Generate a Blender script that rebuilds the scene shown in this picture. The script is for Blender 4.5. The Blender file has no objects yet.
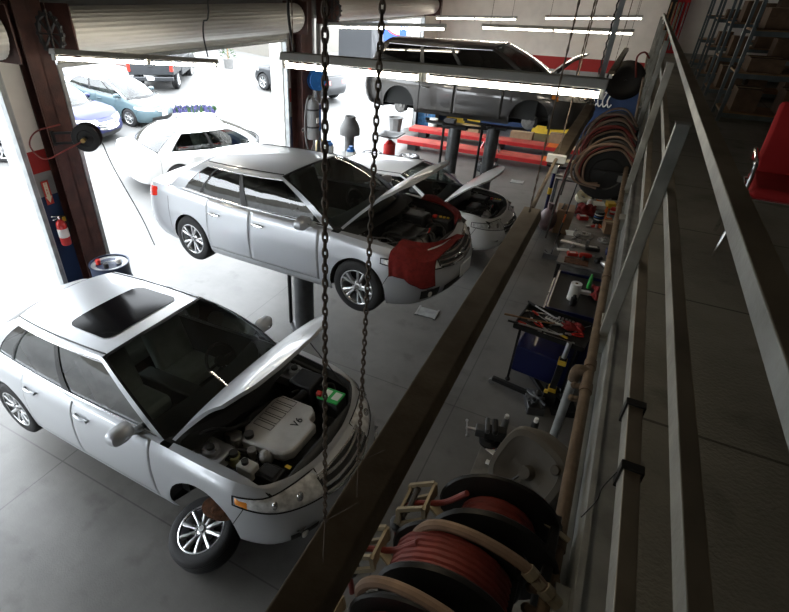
import bpy, math, random
import numpy as np
from mathutils import Vector, Matrix, Euler
random.seed(7)
PI = math.pi
sc = bpy.context.scene
COL = sc.collection
CAM_H = 4.55
# ------------------------------------------------------------------ camera model (calibrated on the building's own lines)
_P = (345.0, 306.0)
def _calib():
    vy = (658.0 - _P[0], -2.0 - _P[1]); vz = (325.0 - _P[0], 1080.0 - _P[1])
    f = math.sqrt(-(vy[0]*vz[0] + vy[1]*vz[1]))
    y = Vector((vy[0], vy[1], f)).normalized()
    z = -Vector((vz[0], vz[1], f)).normalized()
    x = y.cross(z)
    return f, x, y, z
FPX, _ax, _ay, _az = _calib()
def at(px, py, z):
    """world point on the horizontal plane at height z seen at photo position (px,py)"""
    d = Vector((px - _P[0], py - _P[1], FPX))
    w = Vector((_ax.dot(d), _ay.dot(d), _az.dot(d)))
    k = (z - CAM_H) / w.z
    return Vector((w.x*k, w.y*k, z))
def at_x(px, py, x):
    d = Vector((px - _P[0], py - _P[1], FPX))
    w = Vector((_ax.dot(d), _ay.dot(d), _az.dot(d)))
    k = x / w.x
    return Vector((x, w.y*k, w.z*k + CAM_H))
def at_y(px, py, y):
    d = Vector((px - _P[0], py - _P[1], FPX))
    w = Vector((_ax.dot(d), _ay.dot(d), _az.dot(d)))
    k = y / w.y
    return Vector((w.x*k, y, w.z*k + CAM_H))
cd = bpy.data.cameras.new('camera'); cam = bpy.data.objects.new('camera', cd); COL.objects.link(cam)
# blender camera: right=+X, up=+Y, looks -Z.  columns of world matrix = camera axes in world
R = Matrix(((_ax.x, -_ax.y, -_ax.z), (_ay.x, -_ay.y, -_ay.z), (_az.x, -_az.y, -_az.z)))
cam.matrix_world = Matrix.Translation((0, 0, CAM_H)) @ R.to_4x4()
cd.sensor_fit = 'HORIZONTAL'; cd.sensor_width = 36.0
cd.lens = FPX / 789.0 * 36.0
cd.shift_x = (394.5 - _P[0]) / 789.0
cd.clip_start = 0.05; cd.clip_end = 300
sc.camera = cam

# ------------------------------------------------------------------ materials
MATS = {}
def mat(name, col, rough=0.5, metal=0.0, vary=0.0, scale=6.0, bump=0.0, coat=0.0, bscale=None, col2=None, spec=0.5, stretch=None):
    if name in MATS: return MATS[name]
    m = bpy.data.materials.new(name); m.use_nodes = True
    nt = m.node_tree; b = nt.nodes['Principled BSDF']
    b.inputs['Base Color'].default_value = (*col, 1)
    b.inputs['Roughness'].default_value = rough; b.inputs['Metallic'].default_value = metal
    b.inputs['Specular IOR Level'].default_value = spec
    if coat: b.inputs['Coat Weight'].default_value = coat; b.inputs['Coat Roughness'].default_value = 0.04
    tc = nt.nodes.new('ShaderNodeTexCoord')
    src = tc.outputs['Object']
    if stretch:
        mp = nt.nodes.new('ShaderNodeMapping'); mp.inputs['Scale'].default_value = stretch
        nt.links.new(src, mp.inputs['Vector']); src = mp.outputs['Vector']
    if vary or col2:
        n = nt.nodes.new('ShaderNodeTexNoise'); n.inputs['Scale'].default_value = scale; n.inputs['Detail'].default_value = 6
        nt.links.new(src, n.inputs['Vector'])
        r = nt.nodes.new('ShaderNodeValToRGB')
        c2 = col2 if col2 else tuple(max(0, c*(1-vary)) for c in col)
        r.color_ramp.elements[0].color = (*c2, 1); r.color_ramp.elements[1].color = (*col, 1)
        r.color_ramp.elements[0].position = 0.35; r.color_ramp.elements[1].position = 0.65
        nt.links.new(n.outputs['Fac'], r.inputs['Fac']); nt.links.new(r.outputs['Color'], b.inputs['Base Color'])
    if bump:
        n2 = nt.nodes.new('ShaderNodeTexNoise'); n2.inputs['Scale'].default_value = bscale or scale*6; n2.inputs['Detail'].default_value = 4
        nt.links.new(src, n2.inputs['Vector'])
        bp = nt.nodes.new('ShaderNodeBump'); bp.inputs['Strength'].default_value = bump; bp.inputs['Distance'].default_value = 0.02
        nt.links.new(n2.outputs['Fac'], bp.inputs['Height']); nt.links.new(bp.outputs['Normal'], b.inputs['Normal'])
    MATS[name] = m; return m
def glass(name, tint, fac=0.10, rough=0.015):
    if name in MATS: return MATS[name]
    m = bpy.data.materials.new(name); m.use_nodes = True; nt = m.node_tree
    for n in list(nt.nodes): nt.nodes.remove(n)
    o = nt.nodes.new('ShaderNodeOutputMaterial'); t = nt.nodes.new('ShaderNodeBsdfTransparent'); g = nt.nodes.new('ShaderNodeBsdfGlossy')
    t.inputs['Color'].default_value = (*tint, 1); g.inputs['Roughness'].default_value = rough
    g.inputs['Color'].default_value = (1, 1, 1, 1)
    fr = nt.nodes.new('ShaderNodeFresnel'); fr.inputs['IOR'].default_value = 1.5
    ad = nt.nodes.new('ShaderNodeMath'); ad.operation = 'ADD'; ad.inputs[1].default_value = fac; ad.use_clamp = True
    mx = nt.nodes.new('ShaderNodeMixShader')
    nt.links.new(fr.outputs[0], ad.inputs[0]); nt.links.new(ad.outputs[0], mx.inputs[0])
    nt.links.new(t.outputs[0], mx.inputs[1]); nt.links.new(g.outputs[0], mx.inputs[2]); nt.links.new(mx.outputs[0], o.inputs['Surface'])
    MATS[name] = m; return m
def emit(name, col, s):
    if name in MATS: return MATS[name]
    m = bpy.data.materials.new(name); m.use_nodes = True; b = m.node_tree.nodes['Principled BSDF']
    b.inputs['Base Color'].default_value = (*col, 1); b.inputs['Emission Color'].default_value = (*col, 1); b.inputs['Emission Strength'].default_value = s
    MATS[name] = m; return m

def car_paint(name, col, metal=0.7, rough=0.28):
    if name in MATS: return MATS[name]
    m = mat(name, col, rough, metal, coat=1.0)
    return m
mat('silver_paint', (.56, .58, .605), .38, .45, coat=.6)
mat('silver_paint_b', (.54, .56, .59), .36, .45, coat=.7)
mat('white_paint', (.82, .82, .80), .3, 0, coat=1.0)
mat('grey_paint', (.088, .082, .077), .28, .6, coat=1.0)
mat('rubber', (.018, .018, .019), .75, bump=.25, bscale=90)
mat('black_plastic', (.018, .018, .018), .5, bump=.1, bscale=60)
mat('black_gloss', (.006, .006, .007), .12, spec=.05)
mat('bay_black', (.026, .026, .026), .65, bump=.3, bscale=30)
mat('chrome', (.85, .85, .85), .12, 1.0)
mat('alloy', (.72, .73, .74), .3, .9)
mat('alloy_dark', (.05, .05, .055), .4, .6)
mat('cast_alu', (.45, .44, .42), .5, .8, vary=.3, scale=14, bump=.3)
mat('cover_grey', (.60, .585, .55), .45, .2, vary=.12, scale=9, bump=.08, bscale=120)
mat('rust', (.20, .085, .04), .85, .3, vary=.5, scale=18, bump=.5)
mat('steel', (.45, .45, .45), .38, .9, vary=.25, scale=10)
mat('lens', (.98, .98, .96), .2, .15, vary=.45, scale=14, bump=.5, bscale=22, coat=1.0)
mat('amber', (.90, .30, .03), .15, coat=1.0)
mat('tail_red', (.75, .035, .02), .12, coat=1.0)
mat('leather_grey', (.30, .32, .30), .6, vary=.2, scale=8, bump=.1)
mat('interior_dark', (.045, .048, .047), .7)
mat('seam', (.012, .012, .012), .8)
glass('windshield_glass', (.62, .67, .64), .02)
glass('window_glass', (.38, .42, .40), .03)
glass('dark_glass', (.05, .05, .05), .06)
mat('plate', (.75, .77, .80), .5)
mat('battery_green', (.03, .42, .09), .4)
mat('paper_white', (.80, .80, .76), .7, vary=.1)
mat('red_cap', (.55, .03, .02), .4)
mat('yellow', (.75, .50, .04), .45, vary=.15)
mat('red_cloth', (.20, .012, .010), .95, vary=.3, scale=25, bump=.5, bscale=160)
mat('frit', (.006, .006, .006), .35)

# ------------------------------------------------------------------ mesh builder
class MB:
    def __init__(s): s.v = []; s.f = []; s.m = []
    def add(s, vs, fs, mi=0):
        o = len(s.v); s.v += [tuple(p) for p in vs]
        for f in fs: s.f.append(tuple(i + o for i in f)); s.m.append(mi)
        return s
    def box(s, c, d, mi=0, M=None):
        x, y, z = c; a, b, e = d[0]/2, d[1]/2, d[2]/2
        vs = [Vector((sx*a, sy*b, sz*e)) for sz in (-1, 1) for sy in (-1, 1) for sx in (-1, 1)]
        if M is not None: vs = [M @ p for p in vs]
        vs = [(p.x+x, p.y+y, p.z+z) for p in vs]
        return s.add(vs, [(0,2,3,1), (4,5,7,6), (0,1,5,4), (2,6,7,3), (0,4,6,2), (1,3,7,5)], mi)
    def bar(s, p0, p1, w, h, up=(0,0,1), mi=0):
        p0 = Vector(p0); p1 = Vector(p1); d = (p1-p0).normalized(); u = Vector(up)
        if abs(d.dot(u)) > .98: u = Vector((0,1,0))
        r = d.cross(u).normalized(); u = r.cross(d)
        vs = []
        for p in (p0, p1):
            for a, b in ((-1,-1), (1,-1), (1,1), (-1,1)): vs.append(p + r*(a*w/2) + u*(b*h/2))
        return s.add(vs, [(0,1,2,3)[::-1], (4,5,6,7), (0,1,5,4), (1,2,6,5), (2,3,7,6), (3,0,4,7)], mi)
    def tube(s, pts, r, n=8, mi=0, closed=False, caps=True):
        pts = [Vector(p) for p in pts]; N = len(pts)
        rs = r if isinstance(r, (list, tuple)) else [r]*N
        t0 = (pts[1]-pts[0]).normalized(); u = Vector((0,0,1))
        if abs(t0.dot(u)) > .95: u = Vector((1,0,0))
        u = (u - t0*u.dot(t0)).normalized(); vs = []
        for i, p in enumerate(pts):
            if closed: t = pts[(i+1) % N] - pts[i-1]
            else: t = pts[min(i+1, N-1)] - pts[max(i-1, 0)]
            t = t.normalized() if t.length > 1e-9 else t0
            u = u - t*u.dot(t); u = u.normalized() if u.length > 1e-6 else Vector((1,0,0)); w = t.cross(u)
            for k in range(n):
                a = 2*PI*k/n; vs.append(p + (u*math.cos(a) + w*math.sin(a))*rs[i])
        fs = []
        for i in range(N if closed else N-1):
            j = (i+1) % N
            for k in range(n): fs.append((i*n+k, i*n+(k+1) % n, j*n+(k+1) % n, j*n+k))
        if caps and not closed: fs.append(tuple(range(n))[::-1]); fs.append(tuple((N-1)*n+k for k in range(n)))
        return s.add(vs, fs, mi)
    def cyl(s, p0, p1, r0, r1=None, n=20, mi=0): return s.tube([p0, p1], [r0, r0 if r1 is None else r1], n, mi)
    def lathe(s, prof, n=32, M=None, mi=0, a0=0.0, a1=2*PI):
        full = abs(a1-a0-2*PI) < 1e-6; K = n if full else n+1; vs = []
        for r, h in prof:
            for k in range(K):
                a = a0 + (a1-a0)*k/n; p = Vector((r*math.cos(a), r*math.sin(a), h)); vs.append(M @ p if M is not None else p)
        fs = []
        for i in range(len(prof)-1):
            for k in range(n): fs.append((i*K+k, i*K+(k+1) % K, (i+1)*K+(k+1) % K, (i+1)*K+k))
        return s.add(vs, fs, mi)
    def grid(s, rows, mi=0, flip=False):
        n = len(rows[0]); vs = [p for r in rows for p in r]; fs = []
        for i in range(len(rows)-1):
            for k in range(n-1):
                q = (i*n+k, i*n+k+1, (i+1)*n+k+1, (i+1)*n+k); fs.append(q[::-1] if flip else q)
        return s.add(vs, fs, mi)
    def sphere(s, c, r, n=14, mi=0, sc_=(1,1,1)):
        m = max(6, n//2); pr = [(math.sin(PI*i/m), -math.cos(PI*i/m)) for i in range(m+1)]
        M = Matrix.Translation(c) @ Matrix.Diagonal((r*sc_[0], r*sc_[1], r*sc_[2], 1))
        return s.lathe([(max(a, 1e-4), b) for a, b in pr], n, M, mi)
    def build(s, name, mats, parent=None, smooth=True, angle=38, bevel=0, solid=0, sub=0, loc=None):
        me = bpy.data.meshes.new(name); me.from_pydata(s.v, [], s.f)
        for m_ in (mats if isinstance(mats, (list, tuple)) else [mats]): me.materials.append(MATS[m_] if isinstance(m_, str) else m_)
        if any(s.m): me.polygons.foreach_set('material_index', s.m)
        me.update()
        if smooth:
            me.polygons.foreach_set('use_smooth', [True]*len(me.polygons)); me.set_sharp_from_angle(angle=math.radians(angle))
        o = bpy.data.objects.new(name, me); COL.objects.link(o)
        if parent: o.parent = parent
        if loc is not None: o.location = loc
        if solid: md = o.modifiers.new('thickness', 'SOLIDIFY'); md.thickness = solid; md.offset = -1
        if bevel: md = o.modifiers.new('bevel', 'BEVEL'); md.width = bevel; md.segments = 2; md.limit_method = 'ANGLE'
        if sub: md = o.modifiers.new('sub', 'SUBSURF'); md.levels = sub; md.render_levels = sub
        return o
def thing(name, label, cat, loc=(0,0,0), rz=0, group=None, rot=None):
    o = bpy.data.objects.new(name, None); COL.objects.link(o); o.empty_display_size = .1
    o.location = loc; o.rotation_euler = rot if rot else (0, 0, rz)
    o['label'] = label; o['category'] = cat
    if group: o['group'] = group
    return o
def tag(o, label, cat, group=None):
    o['label'] = label; o['category'] = cat
    if group: o['group'] = group
    return o
def struct(o): o['kind'] = 'structure'; return o
def children_of(o): return [c for c in COL.objects if c.parent == o]
def dup(root, loc, rz=None, label=None, group=None, rot=None):
    def cp(o, par):
        c = o.copy(); COL.objects.link(c)
        if par: c.parent = par
        for ch in KIDS.get(o.name, children_of(o)): cp(ch, c)
        return c
    c = cp(root, None); c.location = loc
    if rz is not None: c.rotation_euler = (0, 0, rz)
    if rot is not None: c.rotation_euler = rot
    if label: c['label'] = label
    if group: c['group'] = group
    return c
KIDS = {}
def text(s, size, mname, parent, M, name='lettering', ext=.001):
    cu = bpy.data.curves.new(name, 'FONT'); cu.body = s; cu.size = size; cu.align_x = 'CENTER'; cu.align_y = 'CENTER'; cu.extrude = ext
    tmp = bpy.data.objects.new(name, cu); COL.objects.link(tmp)
    dg = bpy.context.evaluated_depsgraph_get(); me = bpy.data.meshes.new_from_object(tmp.evaluated_get(dg))
    bpy.data.objects.remove(tmp); me.materials.clear(); me.materials.append(MATS[mname])
    o = bpy.data.objects.new(name, me); COL.objects.link(o); o.parent = parent; o.matrix_local = M
    return o
def spline(pts, n=8):
    pts = [Vector(p) for p in pts]; out = []
    P = [pts[0]*2-pts[1]] + pts + [pts[-1]*2-pts[-2]]
    for i in range(1, len(P)-2):
        for k in range(n):
            t = k/n; a, b, c, d = P[i-1], P[i], P[i+1], P[i+2]
            out.append(.5*((2*b) + (c-a)*t + (2*a-5*b+4*c-d)*t*t + (3*b-a-3*c+d)*t**3))
    out.append(pts[-1]); return out
def rotmat(x=0, y=0, z=0): return Euler((x, y, z)).to_matrix().to_4x4()
# ------------------------------------------------------------------ cars
def pchip(kp):
    xs = [k[0] for k in kp]; ys = [k[1] for k in kp]; n = len(xs)
    h = [xs[i+1]-xs[i] for i in range(n-1)]; d = [(ys[i+1]-ys[i])/h[i] for i in range(n-1)]
    m = [0]*n; m[0] = d[0]; m[-1] = d[-1]
    for i in range(1, n-1):
        if d[i-1]*d[i] <= 0: m[i] = 0
        else:
            w1 = 2*h[i]+h[i-1]; w2 = h[i]+2*h[i-1]; m[i] = (w1+w2)/(w1/d[i-1]+w2/d[i])
    def f(x):
        if x <= xs[0]: return ys[0]
        if x >= xs[-1]: return ys[-1]
        i = max(j for j in range(n-1) if xs[j] <= x)
        t = (x-xs[i])/h[i]
        return ((1+2*t)*(1-t)**2*ys[i] + t*(1-t)**2*h[i]*m[i] + t*t*(3-2*t)*ys[i+1] + t*t*(t-1)*h[i]*m[i+1])
    return f
def resample(pl, n):
    pl = [Vector(p) for p in pl]; L = [0]
    for a, b in zip(pl, pl[1:]): L.append(L[-1] + (b-a).length)
    out = []; j = 0
    for k in range(n):
        t = L[-1]*k/(n-1)
        while j < len(L)-2 and L[j+1] < t: j += 1
        q = (t-L[j])/max(1e-9, L[j+1]-L[j]); out.append(pl[j].lerp(pl[j+1], min(1, max(0, q))))
    return out
class Shape:
    def __init__(s, P):
        s.P = P; W = P['W']; s.W = W; s.WB = P['WB']; s.xf = P['Lf']; s.xr = -P['WB']-P['Lr']
        xf, xr = s.xf, s.xr
        k = P.get('round', 1.0)
        pts = [(xr, 0), (xr+.006*k, .35*W), (xr+.05*k, .66*W), (xr+.16*k, .85*W), (xr+.42*k, .945*W), (-s.WB-.05, .985*W), (-s.WB+.7, W), (-1.2, W),
               (-.3, .995*W), (.15, .985*W), (xf-.48*k, .945*W), (xf-.25*k, .83*W), (xf-.10*k, .60*W), (xf-.02*k, .28*W), (xf, 0)]
        sp = spline([(a, b, 0) for a, b in pts], 30)
        sp = resample(sp, 700); s.N = len(sp)
        s.ox = np.array([p.x for p in sp]); s.oy = np.array([max(0, p.y) for p in sp])
        tx = np.gradient(s.ox); ty = np.gradient(s.oy); l = np.hypot(tx, ty)
        s.nx = -ty/l; s.ny = tx/l
        s.nx[0] = -1; s.ny[0] = 0; s.nx[-1] = 1; s.ny[-1] = 0
        s.ss = np.linspace(0, 1, s.N)
        s.zt = pchip([(a if a > -50 else xr, b) for a, b in P['zt']]); s.zb = pchip(P['zb'])
        s.fs = pchip(P.get('side', [(0,.06), (.10,.018), (.35,0), (.62,.004), (.72,.016), (.9,.04), (1,.085)]))
        s.ff = pchip(P.get('front', [(0,.09), (.15,.03), (.35,0), (.55,.02), (.8,.08), (1,.20)]))
        s.fr = pchip(P.get('rear', [(0,.10), (.2,.02), (.45,0), (.6,.02), (.8,.05), (1,.10)]))
        # top line table
        s.top = [s.pt(q, None) for q in s.ss]; s.tx = np.array([p.x for p in s.top]); s.ty = np.array([p.y for p in s.top])
        s.tx = np.maximum.accumulate(s.tx)
    def s_of_x(s, x): return float(np.interp(x, s.ox, s.ss))
    def pt(s, q, z, off=0.0, side=1):
        i = q*(s.N-1); x0 = float(np.interp(q, s.ss, s.ox)); y0 = float(np.interp(q, s.ss, s.oy))
        nx = float(np.interp(q, s.ss, s.nx)); ny = float(np.interp(q, s.ss, s.ny))
        zt = s.zt(x0); zb = s.zb(x0)
        if z is None: z = zt
        tf = min(1, max(0, (z-zb)/(zt-zb)))
        ins = s.fs(tf)*(1-abs(nx)) + (s.ff(tf)*nx if nx > 0 else -s.fr(tf)*nx)
        return Vector((x0-nx*(ins-off), side*max(0, y0-ny*(ins-off)), z))
    def ytop(s, x): return float(np.interp(x, s.tx, s.ty))
    def ztop(s, x): return s.zt(float(np.interp(x, s.tx, s.ox)))
    def Z(s, x, y):
        yt = max(.05, s.ytop(x)); r = min(1, abs(y)/yt)
        return s.ztop(x) + s.P.get('crown', .055)*min(1, yt/(.75*s.W))*(1-r**2.2)
def front_x(S, y, front):
    """x of the top line at half-width y, near the nose (or the tail)"""
    n = S.N
    if front:
        xs = S.tx[n*3//4:]; ys = S.ty[n*3//4:]; return float(np.interp(-abs(y), -ys, xs))
    xs = S.tx[:n//4]; ys = S.ty[:n//4]; return float(np.interp(abs(y), ys, xs))
def deck(S, x0, bow, front, vh=.82, lip=.05, corner=.74, np_=20, nq=24):
    """hood or boot lid: patch rows, and the ring of body around it"""
    W = S.W; y0 = vh*S.ytop(x0); y1 = corner*W*.92
    def P(p, q):
        y = q*(y0+(y1-y0)*p); xe = front_x(S, y, front) + (-lip if front else lip)
        xs = x0 + bow*(1-q*q); x = xs+(xe-xs)*p
        return Vector((x, y, S.Z(x, y)))
    rows = [[P(p/np_, -1+2*q/nq) for q in range(nq+1)] for p in range(np_+1)]
    ring = []
    side = [P(p/16, 1) for p in range(17)]; nose = [P(1, 1-q/14) for q in range(15)]
    xc = side[-1].x
    qc = [q for q, x in zip(S.ss, S.tx) if (x >= x0 and front) or (x <= x0 and not front)]
    if not front: qc = qc[::-1]
    O = [S.pt(q, None) for q in qc]
    # split the outer line where it passes the corner
    kc = min(range(len(O)), key=lambda i: (O[i].x-xc)**2 + (O[i].y-side[-1].y-.05)**2)
    kc = max(2, min(len(O)-3, kc))
    out = resample(O[:kc+1], 18) + resample(O[kc:], 16)[1:]
    inn = resample(side, 18) + resample(nose, 16)[1:]
    for i in range(len(out)):
        a, b = inn[i], out[i]; row = []
        for k in range(5):
            c = a.lerp(b, k/4)
            row.append(c)
        ring.append(row)
    return rows, ring, inn
def wheel_parts(parent, R=.33, w=.22, style='ten', rim=.215, name='wheel', dark=False, loc=(0,0,0), rot=(0,0,0), lugs=True):
    """wheel with its face towards -Y in its own space; returns the rim object"""
    M = rotmat(x=PI/2)          # lathe axis z -> -y
    b = MB(); o = w/2
    prof = [(rim, -o), (rim*.97, -o+.012), (rim*.9, -o+.03), (rim*.88, 0), (rim*.9, o-.03), (rim*.965, o-.012), (rim+.004, o-.004), (rim+.006, o+.002), (rim-.004, o+.004), (rim-.016, o-.006), (rim-.026, o-.03), (rim-.03, 0), (rim-.03, -o+.02)]
    b.lathe(prof, 40, M)
    b.lathe([(rim-.02, -o*.2), (.001, -o*.2)], 30, M, mi=1)
    hub = [(.001, o-.012), (.032, o-.012), (.036, o-.018), (.075, o-.03), (.08, -o*.1)]
    b.lathe(hub, 24, M)
    n = {'ten': 10, 'five': 5, 'seven': 7, 'steel': 0}[style]
    for k in range(n):
        a = 2*PI*k/n
        tw = [(-.0, .020, .017)] if style != 'five' else [(-.13, .019, .017), (.13, .019, .017)]
        for da, w0, w1 in tw:
            aa = a+da*1.0
            r0, r1 = .05, rim-.008
            d0 = a + da*.6; d1 = a + da*1.55
            c0 = Vector((r0*math.cos(d0), 0, r0*math.sin(d0))); c1 = Vector((r1*math.cos(d1), 0, r1*math.sin(d1)))
            t = (c1-c0).normalized(); s_ = Vector((0, 1, 0)).cross(t)
            vs = []
            for c, ww, yy, dp in ((c0, w0*.8, -o+.022, .035), (c0.lerp(c1, .5), w0*.85, -o+.008, .03), (c1, w1*1.25, -o+.006, .04)):
                for sx, sy in ((-1, 0), (-.55, -.006), (.55, -.006), (1, 0), (1, dp), (-1, dp)): vs.append(c + s_*(sx*ww) + Vector((0, yy+sy, 0)))
            fs = []
            for i in range(2):
                for j in range(6): fs.append((i*6+j, i*6+(j+1) % 6, (i+1)*6+(j+1) % 6, (i+1)*6+j))
            b.add(vs, fs, 0)
    rim_o = b.build(name, ['alloy', 'bay_black'], parent)
    rim_o.location = loc; rim_o.rotation_euler = rot
    t = MB(); r0 = rim+.002
    pr = [(r0-.02, -o+.004), (r0+.008, -o-.004), (r0+.04, -o-.010), (R-.035, -o-.006), (R-.012, -o+.010), (R-.002, -o+.032)]
    for yy in (-.045, -.015, .015, .045):
        pr += [(R, yy-.010), (R, yy+.008), (R-.009, yy+.010), (R-.009, yy+.014)]
    pr += [(R-.002, o-.032), (R-.012, o-.010), (R-.035, o+.006), (r0+.04, o+.010), (r0+.008, o+.004), (r0-.02, o-.004), (r0-.02, -o+.004)]
    t.lathe(pr, 48, M); t.build('tyre', 'rubber', rim_o)
    if lugs:
        l = MB()
        for k in range(5):
            a = 2*PI*k/5+.3; l.cyl((.054*math.cos(a), -o+.028, .054*math.sin(a)), (.054*math.cos(a), -o+.006, .054*math.sin(a)), .009, n=8)
        l.cyl((0, -o+.02, 0), (0, -o+.006, 0), .027, n=18)
        l.build('hub_cap', 'steel', rim_o)
    return rim_o
def brake_parts(parent, loc, r=.14, rot=(0,0,0), rusty=False):
    M = rotmat(x=PI/2); b = MB()
    b.lathe([(.001, .03), (.06, .03), (.068, .02), (.07, -.02), (r-.004, -.02), (r, -.017), (r, .003), (r-.004, .006), (.07, .006)], 32, M)
    for k in range(5):
        a = 2*PI*k/5; b.cyl((.05*math.cos(a), -.03, .05*math.sin(a)), (.05*math.cos(a), -.055, .05*math.sin(a)), .006, n=6)
    d = b.build('brake_disc', 'rust' if rusty else 'cast_alu', parent); d.location = loc; d.rotation_euler = rot
    c = MB()
    for k in range(7):
        a = -.5+k*1.0/6
        a2 = a+.25 if k == 0 else a
        c.box(((r-.01)*math.cos(a), .0, (r-.01)*math.sin(a)), (.055, .085, .035), 0, rotmat(y=-a))
    c.cyl((r-.02, .03, .0), (r-.02, .09, 0), .03, n=12)
    c.build('caliper', 'rust' if rusty else 'bay_black', d, bevel=.004)
    s_ = MB(); s_.tube([(0, .02, 0), (0, .16, 0)], .035, 10); s_.tube([(0, .12, 0), (-.02, .16, .18), (0, .22, .45)], [.02, .025, .03], 8); s_.tube([(0, .1, -.05), (-.05, .3, -.08)], .02, 8)
    s_.build('strut', 'rust' if rusty else 'bay_black', d)
    return d
def ribbon(S, b, pts, w=.007, off=.0025, side=1):
    """thin dark line over the body side; pts = (s,z)"""
    L = []
    for (q, z) in pts: L.append((q, z))
    P = [S.pt(q, z, off, side) for q, z in L]
    vs = []; fs = []
    for i, p in enumerate(P):
        t = (P[min(i+1, len(P)-1)]-P[max(0, i-1)])
        t = t.normalized() if t.length > 1e-9 else Vector((0,0,1))
        nq = S.pt(L[i][0], L[i][1], off+.02, side)-p
        nq = nq.normalized() if nq.length > 1e-6 else Vector((0, side, 0))
        d = t.cross(nq).normalized()
        vs += [p-d*w/2, p+d*w/2]
    for i in range(len(P)-1): fs.append((2*i, 2*i+1, 2*i+3, 2*i+2))
    b.add(vs, fs)
def side_patch(S, b, q0, q1, zl, zu, nq=14, nz=8, off=.005, side=1, mi=0):
    """patch on the body side, zl/zu are (z at q0, z at q1); closes to the body along its rim"""
    rows = []
    for i in range(nq+1):
        t = i/nq; q = q0+(q1-q0)*t; a = zl[0]+(zl[1]-zl[0])*t; c = zu[0]+(zu[1]-zu[0])*t
        row = []
        for k in range(nz+1):
            e = min(t, 1-t, k/nz, 1-k/nz)
            row.append(S.pt(q, a+(c-a)*k/nz, off if e > 1e-6 else -.004, side))
        rows.append(row)
    b.grid(rows, mi, flip=(side < 0))
def make_car(name, label, P, loc, yaw=0, pitch=0, paint='silver_paint', hood=0, group=None, detail=2, interior=True, wheels='ten', bay=None, roll=0, rimtex=None):
    S = Shape(P); W = S.W; WB = S.WB
    root = thing(name, label, P.get('cat', 'car'), loc, group=group, rot=(roll, -pitch, yaw))
    Ra = P.get('arch', .365); zc = P.get('axle', .33)
    xC, xWT, xRT, xD = P['xc'], P['xwt'], P['xrt'], P['xd']
    yr = P['yr']; zr = pchip(P['zr'])
    sC, sD = S.s_of_x(xC), S.s_of_x(xD)
    # ---- body sides
    xd0, xd1, xd2 = P['doors']          # front edge, middle, rear edge
    zs = P.get('sill', .30)
    q_d0, q_d1, q_d2 = S.s_of_x(xd0), S.s_of_x(xd1), S.s_of_x(xd2)
    def zlow(x):
        for xa in (0, -WB):
            if abs(x-xa) <= Ra: return max(S.zb(x), zc + math.sqrt(max(0, Ra*Ra-(x-xa)**2)))
        return S.zb(x)
    cols = set(np.linspace(0, 1, 90).tolist())
    for xa in (0, -WB):
        for k in range(15): cols.add(S.s_of_x(xa + Ra*math.cos(PI*k/14)*.9999))
        cols.add(S.s_of_x(xa+Ra+.001)); cols.add(S.s_of_x(xa-Ra-.001))
    cols |= {q_d0, q_d2}
    cols = sorted(cols)
    T = [0, .04, .1, .18, .28, .4, .52, .62, .68, .73, .8, .87, .93, .97, 1]
    body = MB()
    for side in (1, -1):
        for lo, hi, kind in ((0, q_d2, 'full'), (q_d2, q_d0, 'sill'), (q_d0, 1, 'full')):
            cs = [q for q in cols if lo-1e-9 <= q <= hi+1e-9]; rows = []
            for q in cs:
                x = float(np.interp(q, S.ss, S.ox)); zl = zlow(x); zu = S.zt(x)
                if kind == 'sill': zl = S.zb(x); zu = zs
                rows.append([S.pt(q, zl+(zu-zl)*t, 0, side) for t in T])
            body.grid(rows, 0, flip=(side > 0))
        # shelf under the side glass
        rows = []
        for k in range(21):
            x = xD+(xC-xD)*k/20; y = S.ytop(x); z = S.ztop(x)
            rows.append([Vector((x, side*y, z)), Vector((x, side*(y-.02), z+.008)), Vector((x, side*(y-.055), z+.004))])
        body.grid(rows, 0, flip=(side > 0))
    # ---- deck rings
    hrows, hring, hin = deck(S, xC+.10, P['bow'], True, vh=P.get('hv', .925), lip=P.get('hlip', .035), corner=P.get('hcorner', .84))
    trows, tring, tin = deck(S, xD-.03, -P.get('rbow', .14), False, vh=P.get('tv', .86), lip=.03, corner=.72)
    for ring, fl in ((hring, False), (tring, True)):
        for side in (1, -1):
            body.grid([[Vector((p.x, side*p.y, S.Z(p.x, p.y) if 0 < k < 4 else p.z)) for k, p in enumerate(r)] for r in ring], 0, flip=(side > 0) != fl)
    # fill between glass corner and ring starts
    bo = body.build('body_shell', paint, root, angle=50)
    # ---- doors
    if detail >= 1:
        g = .003
        hz = P.get('handle', .80)
        for side in (1, -1):
            for a, c in ((q_d1, q_d0), (q_d2, q_d1)):
                d = MB(); xa = float(np.interp(a, S.ss, S.ox))+g; xb = float(np.interp(c, S.ss, S.ox))-g; rows = []
                for k in range(23):
                    x = xa+(xb-xa)*k/22; q = S.s_of_x(x); zl = max(zs+g, zlow(x)+.005); zu = S.zt(x)
                    rows.append([S.pt(q, zl+(zu-zl)*t, 0, side) for t in T])
                d.grid(rows, 0, flip=(side > 0))
                do = d.build('door', paint, root, solid=.02)
                hb = MB(); qh = S.s_of_x(xa+.10); p0 = S.pt(S.s_of_x(xa+.07), hz, .02, side); p1 = S.pt(S.s_of_x(xa+.25), hz-.005, .02, side)
                m_ = p0.lerp(p1, .5)+Vector((0, side*.012, 0))
                hb.tube([p0-Vector((0, side*.025, 0)), p0, m_, p1, p1-Vector((0, side*.025, 0))], [.013, .015, .017, .015, .013], 8)
                hb.build('handle', P.get('handle_mat', paint), do)
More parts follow.
